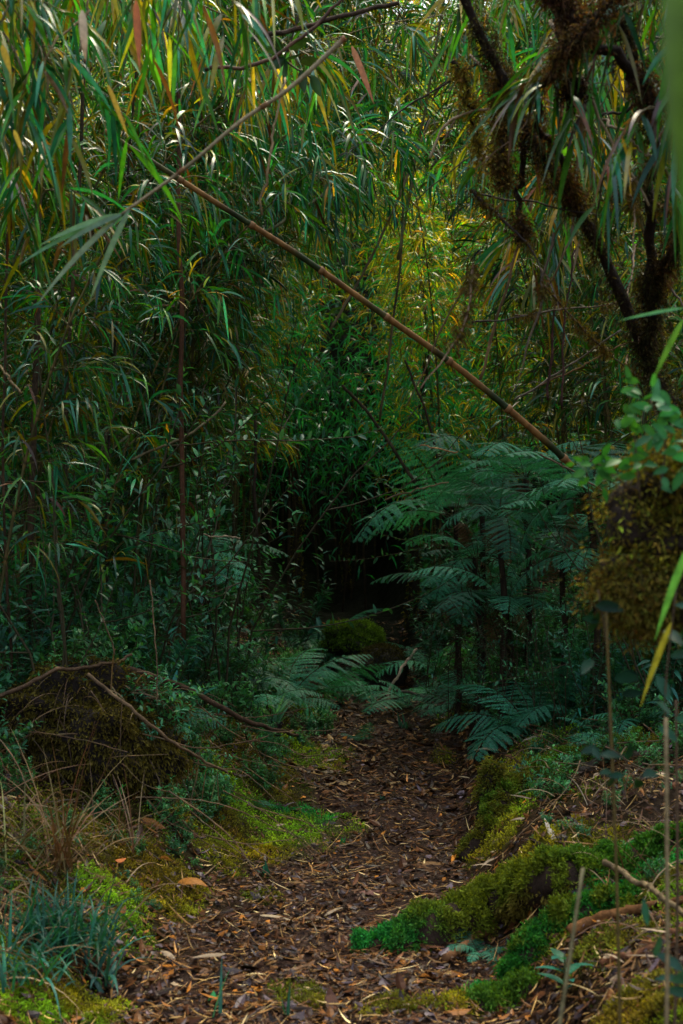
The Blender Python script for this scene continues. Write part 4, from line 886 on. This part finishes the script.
def mossy_log(name, label, cat, pix, rad, seed, n, mossf, off=0.0, L=(.009, .024), cl=(.03, .016, .009)):
    P = np.array([ground_hit(px, py) for px, py in pix]); P[:, 2] += off; P = smooth_path(P, 30, .008, seed); rad = np.interp(np.linspace(0, 1, 30), np.linspace(0, 1, len(rad)), rad)
    rr = np.random.default_rng(seed); rad = rad * (1 + .25 * (fbm(np.arange(30) * .4, np.zeros(30), seed) - .5) * 2)
    o = P[0].copy(); t = thing(name, label, cat, o); g = Geo(); tube(g, P - o, rad, cl, sides=16, rough=.06, seed=seed); g.build('wood', M_BARK, t)
    S_, D_ = limb_samples(P - o, rad, n, rr, .9); u = np.clip((S_ + o)[:, 0], -9, 9); tt = (S_ @ nrm(P[-1] - P[0])) / np.linalg.norm(P[-1] - P[0])
    k = fbm(S_[:, 0] * 14, S_[:, 1] * 14 + S_[:, 2] * 9, seed)
    kp = (k > .37) & (D_[:, 2] > -.75); S_, D_, tt, k = S_[kp], D_[kp], tt[kp], k[kp]
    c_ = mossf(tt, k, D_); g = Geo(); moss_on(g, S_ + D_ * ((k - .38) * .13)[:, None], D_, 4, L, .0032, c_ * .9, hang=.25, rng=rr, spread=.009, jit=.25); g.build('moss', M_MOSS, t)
    return t
def cmix(a, b, w): return np.array(a)[None] * (1 - w[:, None]) + np.array(b)[None] * w[:, None]
def mf1(t_, k, D_):
    c_ = cmix(MD, (.13, .16, .012), sstep(.1, .28, t_ + (k - .5) * .3)); w = sstep(.55, .8, t_ + (k - .5) * .4)
    c_ = c_ * (1 - w[:, None]) + np.array((.05, .15, .015)) * w[:, None]; lo = sstep(.1, -.4, D_[:, 2])[:, None]; return c_ * (1 - lo) + np.array((.16, .12, .02)) * lo
mossy_log('mossy_log', 'fallen log in thick green and gold moss reaching onto the path', 'log', [(358, 950), (430, 935), (500, 912), (560, 885), (620, 868), (700, 850)], (.02, .085, .09, .07, .05, .05), 3, 14000, mf1, .0)
mossy_log('mossy_log', 'short hump of bright green moss below the long mossy log', 'log', [(505, 985), (530, 955), (570, 925), (640, 900)], (.02, .07, .07, .04), 4, 7000, lambda t_, k, D_: cmix((.025, .15, .02), (.11, .15, .012), sstep(.45, .6, k)), -.02)
mossy_log('mossy_log', 'moss covered root running along the edge of the right bank', 'root', [(462, 862), (485, 838), (512, 800), (560, 770), (640, 748)], (.035, .05, .045, .04, .05), 6, 5200, lambda t_, k, D_: cmix((.12, .11, .012), (.09, .17, .015), sstep(.4, .6, k)), .01)
mossy_log('mossy_log', 'small moss cushion at the bottom of the right side', 'moss cushion', [(480, 1012), (505, 1000), (530, 992)], (.03, .05, .03), 8, 2200, lambda t_, k, D_: cmix((.03, .16, .02), (.1, .15, .012), k), -.01)
p = ground_hit(487, 822); t = thing('bank_edge_post', 'upright stand-in for the dark mossy edge of the right bank at the path rim', 'bank edge', p)  # added post standing in for the dark bank edge beneath overhanging moss
g = Geo(); tube(g, smooth_path([[0, 0, -.05], [.0, 0, .08], [.012, 0, .2], [.05, 0, .27]], 14), np.linspace(.055, .035, 14), (.016, .011, .008), sides=10, rough=.15, seed=2); g.build('wood', M_BARK, t)
rr = np.random.default_rng(8); S_, D_ = limb_samples([[0, 0, .1], [.02, 0, .22], [.05, 0, .28]], [.05, .04, .035], 700, rr, .6); g = Geo(); moss_on(g, S_, D_, 3, (.01, .03), .0035, (.10, .10, .012), rng=rr); g.build('moss', M_MOSS, t)

# ------------------------------------------------------------------ fallen branches
def lying(pix, r, cl, label, seed, name='fallen_branch', cat='branch', n=26, wob=.006, mat=None):
    P = []
    for q in pix: P.append(at(*q) if len(q) == 3 else ground_hit(*q) + [0, 0, r[0]])
    wob = wob * min(1, r[0] / .01)
    P = smooth_path(P, n, wob, seed); o = P[0].copy(); g = Geo()
    tube(g, P - o, np.linspace(r[0], r[1], n), np.array(cl) * np.exp(np.random.default_rng(seed).normal(0, .2, (n, 1))), sides=9, rough=.07, seed=seed)
    x = g.build(name, mat or M_BARK); x.location = o; return tag(x, label, cat)
lying([(125, 668, 7.0), (190, 690, 7.3), (250, 722, 7.7), (302, 738)], (.015, .009), (.07, .038, .02), 'long brown fallen branch sloping down to the rosette plant', 1)
lying([(88, 674, 6.3), (135, 712, 6.2), (180, 748, 6.3), (228, 773, 6.6)], (.008, .006), (.13, .08, .04), 'thin straight fallen branch sloping over the root mound', 2)
lying([(0, 696, 6.0), (48, 674, 6.2), (95, 667, 6.5), (130, 655, 6.8)], (.010, .007), (.07, .04, .02), 'bent branch lying across the top of the root mound', 3)
lying([(150, 580, 6.6), (155, 640, 6.4), (158, 700, 6.3)], (.0035, .003), (.10, .06, .03), 'thin brown stalk standing before the long fallen branch', 4)
lying([(95, 600, 6.0), (108, 630, 6.0), (115, 655, 6.0)], (.003, .003), (.10, .06, .03), 'short broken stalk above the root mound', 5)
lying([(77, 838), (130, 832), (190, 818)], (.008, .005), (.14, .08, .05), 'straight stick lying at the foot of the root mound', 6)
lying([(395, 0 + 690, 11.3), (470, 700, 10.5), (500, 690, 10.2)], (.012, .01), (.14, .11, .08), 'grey stick lying by the ferns', 7)
lying([(488, 728), (530, 705), (560, 690), (600, 670)], (.014, .008), (.10, .08, .06), 'dark branch with pale patches lying up the right bank', 8)
lying([(580, 775), (620, 762), (660, 758), (700, 750)], (.02, .018), (.06, .045, .03), 'rough dark branch lying level on the right bank', 9)
lying([(445, 965), (475, 945), (500, 925), (515, 905)], (.016, .013), (.20, .085, .03), 'rotten orange brown branch piece leaning on the mossy log', 10)
lying([(570, 940), (610, 922), (650, 915), (683, 912)], (.022, .012), (.17, .07, .02), 'orange brown slab of bark lying right of the moss', 11)
lying([(600, 970), (640, 958), (690, 930)], (.014, .012), (.13, .05, .02), 'reddish rotten stick at the lower right edge', 12)
lying([(240, 850), (215, 868), (195, 885)], (.004, .003), (.25, .16, .08), 'fine pale stick near the curled orange leaf', 13, name='fallen_twig', cat='twig')
lying([(605, 862, 4.6), (650, 890, 4.3), (690, 915, 4.1)], (.010, .008), (.16, .11, .05), 'thin olive branch sloping down at the right edge', 14)
lying([(580, 880), (610, 858), (640, 835)], (.004, .003), (.26, .18, .11), 'bent pale twig over the moss at the right', 15, name='fallen_twig', cat='twig')
lying([(385, 700, 11.8), (395, 680, 11.8), (410, 655, 11.9), (418, 650, 11.9)], (.012, .01), (.45, .33, .22), 'broken pale wood splinter at the end of the path', 16)
lying([(200, 760), (150, 770, 6.6), (90, 690, 6.4)], (.004, .003), (.16, .10, .06), 'fine stem bent over the root mound', 17, name='fallen_twig', cat='twig')
# many small twigs on the floor
TM = []
for s_ in range(6):
    g = Geo(); r_ = np.random.default_rng(s_); Lt = r_.uniform(.12, .3); P = smooth_path([[-Lt / 2, 0, 0], [0, r_.normal(0, .015), .006], [Lt / 2, r_.normal(0, .02), 0]], 10, .003, s_)
    tube(g, P, np.linspace(.0035, .002, 10), jitter((.13, .085, .05), 10, .25, .1, r_), sides=5); TM.append(g.mesh('twig', M_TWIG))
for i_ in range(90):
    y = 4.1 + 7 * rng.random() ** 1.6; x = rng.uniform(-1, 1) * (y * .24 + .1); N_ = normals_at(np.array([x]), np.array([y]))[0]
    o = link('fallen_twig', TM[rng.integers(0, 6)]); o.location = (x, y, gz(x, y) + .012); o.rotation_euler = Vector(N_).to_track_quat('Z', 'Y').to_euler(); o.rotation_euler.rotate_axis('Z', rng.uniform(0, 6.28)); o.rotation_euler.rotate_axis('Y', rng.normal(0, .1))
    tag(o, 'small dead twig lying in the leaf litter', 'twig', 'small twigs in the leaf litter'); o.scale = (rng.uniform(.6, 1.2),) * 3
DM = []
for s_ in range(4):
    g = Geo(); r_ = np.random.default_rng(40 + s_); P = smooth_path([[0, 0, 0], [.25, r_.normal(0, .03), .03], [.5, r_.normal(0, .05), .0], [.8, r_.normal(0, .08), -.05]], 18, .004, s_)
    tube(g, P, np.linspace(.0045, .002, 18), jitter((.14, .085, .04), 18, .3, .1, r_), sides=5, cap=False); DM.append(g.mesh('dry_cane', M_TWIG))
rr = np.random.default_rng(44)
for i_ in range(64):
    if i_ < 40: x, y, dz = rr.uniform(-1.6, -.35), rr.uniform(5.9, 8.2), rr.uniform(.02, .35)
    else: x, y, dz = rr.uniform(.9, 1.6), rr.uniform(5.8, 8.5), rr.uniform(.02, .2)
    o = link('dry_cane', DM[rr.integers(0, 4)]); o.location = (x, y, gz(x, y) + dz); o.rotation_euler = (rr.uniform(0, 6), rr.uniform(.0, .7), rr.uniform(-.9, .9) if i_ < 40 else rr.uniform(0, 6.28)); o.scale = (rr.uniform(.5, 1.0),) * 3
    tag(o, 'thin dry cane lying across the plants of the banks', 'cane', 'thin dry canes strewn across the banks')
# leaves that stand out on the floor
def floor_leaf(px, py, L_, W_, ang, col, label, curl=.8, rise=.1, dz=.012, prof=P_OVAL, group=None):
    p = ground_hit(px, py); g = Geo(); d = np.array([[math.cos(ang), math.sin(ang) * 1.2, rise]])
    ribbons(g, np.array([[0, 0, 0.]]), d, np.array([[-math.sin(ang), math.cos(ang), .25]]), L_, W_, curl, np.array([col], float), segs=8, prof=prof, fold=.45)
    o = g.build('fallen_leaf', M_DRY); o.location = p + [0, 0, dz]; return tag(o, label, 'leaf', group)
floor_leaf(178, 888, .15, .075, -.3, (.42, .16, .025), 'curled orange brown leaf lying on the left rim of the path', 1.6, .7, .02)
floor_leaf(172, 893, .11, .05, 2.4, (.10, .055, .03), 'dull brown leaf under the curled orange one', .6, .3)
floor_leaf(260, 922, .15, .02, -.35, (.50, .36, .20), 'pale straw leaf with a long tip in the middle of the path', .5, .15, .02, P_BAM)
floor_leaf(522, 745, .26, .04, .35, (.52, .42, .28), 'pale curved leaf sheath on the right bank', 1.0, .5, .02, P_BAM)
floor_leaf(570, 785, .24, .022, .05, (.50, .38, .24), 'long pale leaf lying low on the right bank', .6, .25, .02, P_BAM)
floor_leaf(482, 690, .12, .035, .8, (.45, .36, .24), 'short pale leaf where the right bank meets the ferns', .6, .3)
floor_leaf(557, 845, .14, .035, 1.9, (.50, .42, .32), 'whitish leaf standing in the litter above the mossy log', .3, .9, .0, P_BAM)
floor_leaf(375, 870, .13, .06, 2.9, (.12, .05, .02), 'broad red brown leaf in the middle of the path', .5, .1)
floor_leaf(358, 895, .2, .05, .05, (.13, .05, .035), 'long reddish leaf near the end of the mossy log', .4, .1)
floor_leaf(395, 985, .17, .05, .15, (.34, .15, .02), 'ochre leaf lying below the mossy log', .5, .15)
floor_leaf(455, 935, .11, .045, 1.2, (.13, .06, .02), 'brown leaf hanging on the side of the mossy log', .5, .5, .06)
floor_leaf(420, 865, .12, .06, .1, (.2, .09, .02), 'wide amber leaf by the right edge of the path', .4, .1)
floor_leaf(180, 640 + 350, .11, .03, 2.2, (.4, .28, .16), 'straw leaf scrap at the bottom left of the path', .4, .1, .012, P_BAM)
floor_leaf(115, 865, .05, .035, .5, (.55, .15, .03), 'small red orange leaf by the grass at the left', .3, .2)
floor_leaf(500, 905, .1, .035, .9, (.38, .27, .15), 'dry leaf resting on the mossy log', .5, .2, .09)
floor_leaf(470, 780, .1, .035, 2.4, (.42, .3, .16), 'straw leaf scrap beside the dark bank edge', .5, .2)
for i_ in range(120):
    y = 4.1 + 7.5 * rng.random() ** 1.2; x = rng.uniform(-1, 1) * (y * .24) if i_ % 2 else xc(y) + hw(y) + rng.uniform(0, .9); p = None
    g = Geo(); a = rng.uniform(0, 6.28); ribbons(g, np.array([[0, 0, 0.]]), np.array([[math.cos(a), math.sin(a), rng.uniform(0, .35)]]), np.array([[-math.sin(a), math.cos(a), rng.normal(0, .3)]]), rng.uniform(.07, .17), rng.uniform(.012, .028), rng.uniform(.1, 1), np.array([[.38, .27, .16]]) * math.exp(rng.normal(-.2, .3)), segs=6, prof=P_BAM, fold=.4)
    o = g.build('fallen_leaf', M_DRY); o.location = (x, y, gz(x, y) + .018); tag(o, 'pale straw bamboo leaf lying on the forest floor', 'leaf', 'pale leaves strewn on the forest floor')

# ------------------------------------------------------------------ close things at the right edge
t = thing('mossy_bough', 'blurred bough wrapped in golden moss reaching in from the right edge', 'bough', (0, 0, 0))
tb = at(800, 900, 3.3); tb[2] = gz(tb[0], 3.3) - .05
bough([tb, at(790, 760, 3.3), at(775, 600, 3.3), at(780, 400, 3.3), at(800, 100, 3.3)], (.06, .045), 21, t, 2500, mc=(.10, .07, .015), name='trunk')
bough([at(780, 560, 3.3), at(720, 555, 3.3), at(660, 540, 3.3), at(618, 520, 3.3)], (.04, .05), 22, t, 6000, mc=(.17, .15, .016), hang=.5, name='limb', sp=.030, L=(.006, .02))
bough([at(700, 470, 3.3), at(650, 490, 3.3), at(628, 505, 3.3)], (.05, .045), 23, t, 5000, mc=(.13, .11, .014), hang=.5, name='limb', sp=.030, L=(.006, .02))
bough([at(720, 600, 3.3), at(655, 590, 3.3), at(618, 580, 3.3)], (.055, .05), 24, t, 6000, mc=(.11, .085, .013), hang=.5, name='limb', sp=.030, L=(.006, .02))
def sprig(stem, leaves, Y_, L_, col, label, r=.0025, seed=0, W_=.46, face=(0, -1, .3)):
    p0 = at(*stem[0], Y_); t = thing('leafy_sprig', label, 'leaf sprig', p0); rr = np.random.default_rng(seed)
    g = Geo(); tube(g, smooth_path([at(*q, Y_) - p0 for q in stem], 14), np.linspace(r, r * .6, 14), (.08, .05, .025), sides=6); g.build('stem', M_TWIG, t)
    B = np.array([at(a, b, Y_ + rr.normal(0, .02)) - p0 for a, b in leaves]); n = len(B); a = rr.uniform(0, 6.28, n)
    d = np.stack([np.cos(a), rr.normal(-.3, .4, n), np.sin(a) * .6 + .15], 1); L__ = L_ * rr.uniform(.7, 1.2, n)
    g = Geo(); ribbons(g, B, d, np.cross(d, np.array(face) + rr.normal(0, .4, (n, 3))), L__, L__ * W_, .5, jitter(col, n, .2, .08, rr), segs=6, prof=P_OVAL, fold=.22); g.build('leaves', M_BROAD, t)
rr = np.random.default_rng(9)
def along(a, b, n, j=9): return [(a[0] + (b[0] - a[0]) * u + rr.normal(0, j), a[1] + (b[1] - a[1]) * u + rr.normal(0, j)) for u in np.linspace(0, 1, n)]
sprig([(640, 500), (635, 440), (630, 392)], along((638, 470), (630, 388), 30), 3.2, .042, (.03, .13, .025), 'upright sprig of bright rounded leaves growing from the golden moss', seed=1)
sprig([(630, 490), (600, 465), (575, 455)], along((615, 472), (575, 458), 22, 7), 3.25, .038, (.035, .16, .025), 'sprig of small bright leaves reaching left from the golden moss', seed=2)
sprig([(660, 490), (665, 440), (650, 400)], along((664, 470), (655, 395), 24), 3.15, .045, (.02, .10, .03), 'sprig of larger leaves at the right edge above the golden moss', seed=3)
sprig([(690, 480), (690, 420), (683, 390)], along((690, 470), (672, 392), 20), 3.1, .05, (.02, .10, .03), 'sprig of glossy leaves cut by the right edge', seed=4)
sprig([(610, 740), (607, 650), (598, 590)], along((612, 690), (600, 600), 7, 14), 3.2, .06, (.008, .035, .018), 'blurred dark sprig with drooping leaves below the golden moss', seed=5, W_=.4)
sprig([(670, 800), (665, 700), (676, 590)], along((665, 740), (678, 600), 9, 14), 3.0, .055, (.010, .042, .022), 'blurred sprig of blue green leaves at the right edge below the bough', seed=6, W_=.4)
sprig([(640, 800), (625, 760), (605, 745)], along((645, 795), (600, 750), 9, 12), 3.1, .055, (.010, .04, .02), 'blurred dark leaves in front of the right bank', seed=7, W_=.42)
sprig([(690, 1010), (670, 970), (650, 950)], along((688, 990), (660, 955), 6, 10), 3.0, .07, (.015, .05, .03), 'blurred blue leaves in the lower right corner', seed=8, W_=.33)
single_leaf((672, 622), (637, 706), 3.0, .016, (.42, .36, .02), 'bright yellow drooping blade at the right edge', name='yellow_blade', dr=.25)
single_leaf((690, 545), (650, 640), 3.0, .02, (.05, .16, .03), 'green blurred blade behind the yellow one', name='green_blade', dr=.3)
single_leaf((683, 320), (648, 385), 3.2, .016, (.05, .14, .03), 'green arched blade at the right edge above the sprigs', name='green_blade', dr=.2)
single_leaf((683, 308), (618, 318), 3.2, .008, (.04, .14, .05), 'level thin green blade at the right edge', name='green_blade', dr=.1, side=(0, .3, 1))
for a, b, Y_, r_, cl, lb in (((666, 718), (664, 905), 2.9, .005, (.24, .17, .08), 'blurred tan cane standing at the right edge'), ((583, 868), (562, 990), 2.9, .0045, (.22, .18, .08), 'blurred olive stalk rising in front of the bright green hump'), ((606, 610), (610, 760), 3.2, .004, (.12, .08, .02), 'blurred golden stalk below the mossy bough'), ((676, 700), (674, 900), 3.3, .004, (.10, .06, .03), 'thin brown stalk beside the tan cane')):
    A = at(*a, Y_); Bp = at(*b, Y_); e = Bp + (Bp - A) * max(0, (Bp[2] - gz(Bp[0], Y_)) / max(.01, A[2] - Bp[2])) ; P = smooth_path([A, (A + e) / 2 + [.008, 0, 0], e], 16); g = Geo()
    tube(g, P - P[0], np.linspace(r_ * .8, r_, 16), cl, sides=8); o = g.build('cane', M_TWIG); o.location = P[0]; tag(o, lb, 'stalk')

# ------------------------------------------------------------------ light, sky, camera
w = bpy.data.worlds.new('World'); sc.world = w; w.use_nodes = True; nt = w.node_tree; bg = nt.nodes['Background']
sky = nt.nodes.new('ShaderNodeTexSky'); sky.sky_type = 'NISHITA'; sky.sun_disc = False
EL, AZ = R(60), R(22)
sky.sun_elevation = EL; sky.sun_rotation = AZ; sky.air_density = 1.4; sky.dust_density = 3.5; sky.ozone_density = 1.0
hs = nt.nodes.new('ShaderNodeHueSaturation'); hs.inputs['Saturation'].default_value = .7; nt.links.new(sky.outputs[0], hs.inputs['Color']); nt.links.new(hs.outputs[0], bg.inputs[0]); bg.inputs[1].default_value = .48
sd = np.array([math.sin(AZ) * math.cos(EL), math.cos(AZ) * math.cos(EL), math.sin(EL)])
ld = bpy.data.lights.new('sun', 'SUN'); ld.energy = 5; ld.angle = R(25); ld.color = (1, .9, .6)
lo = bpy.data.objects.new('sun', ld); COL.objects.link(lo); lo.rotation_euler = Vector(-sd).to_track_quat('-Z', 'Y').to_euler(); lo.location = (0, 0, 20)
cd = bpy.data.cameras.new('camera'); cam = bpy.data.objects.new('camera', cd); COL.objects.link(cam); sc.camera = cam
cam.location = CAM; cam.rotation_euler = (math.pi / 2 + PITCH, 0, 0)
cd.sensor_fit = 'VERTICAL'; cd.sensor_height = 36; cd.lens = FPX * 36 / 1024; cd.clip_start = .05; cd.clip_end = 500
cd.dof.use_dof = True; cd.dof.focus_distance = 8.2; cd.dof.aperture_fstop = 4.2
sc.view_settings.view_transform = 'Standard'; sc.view_settings.look = 'None'; sc.view_settings.exposure = 0
sc.cycles.use_denoising = True; sc.cycles.max_bounces = 6; sc.cycles.diffuse_bounces = 2; sc.cycles.transmission_bounces = 4; sc.cycles.glossy_bounces = 2
sc.cycles.caustics_reflective = False; sc.cycles.caustics_refractive = False; sc.cycles.sample_clamp_indirect = 4
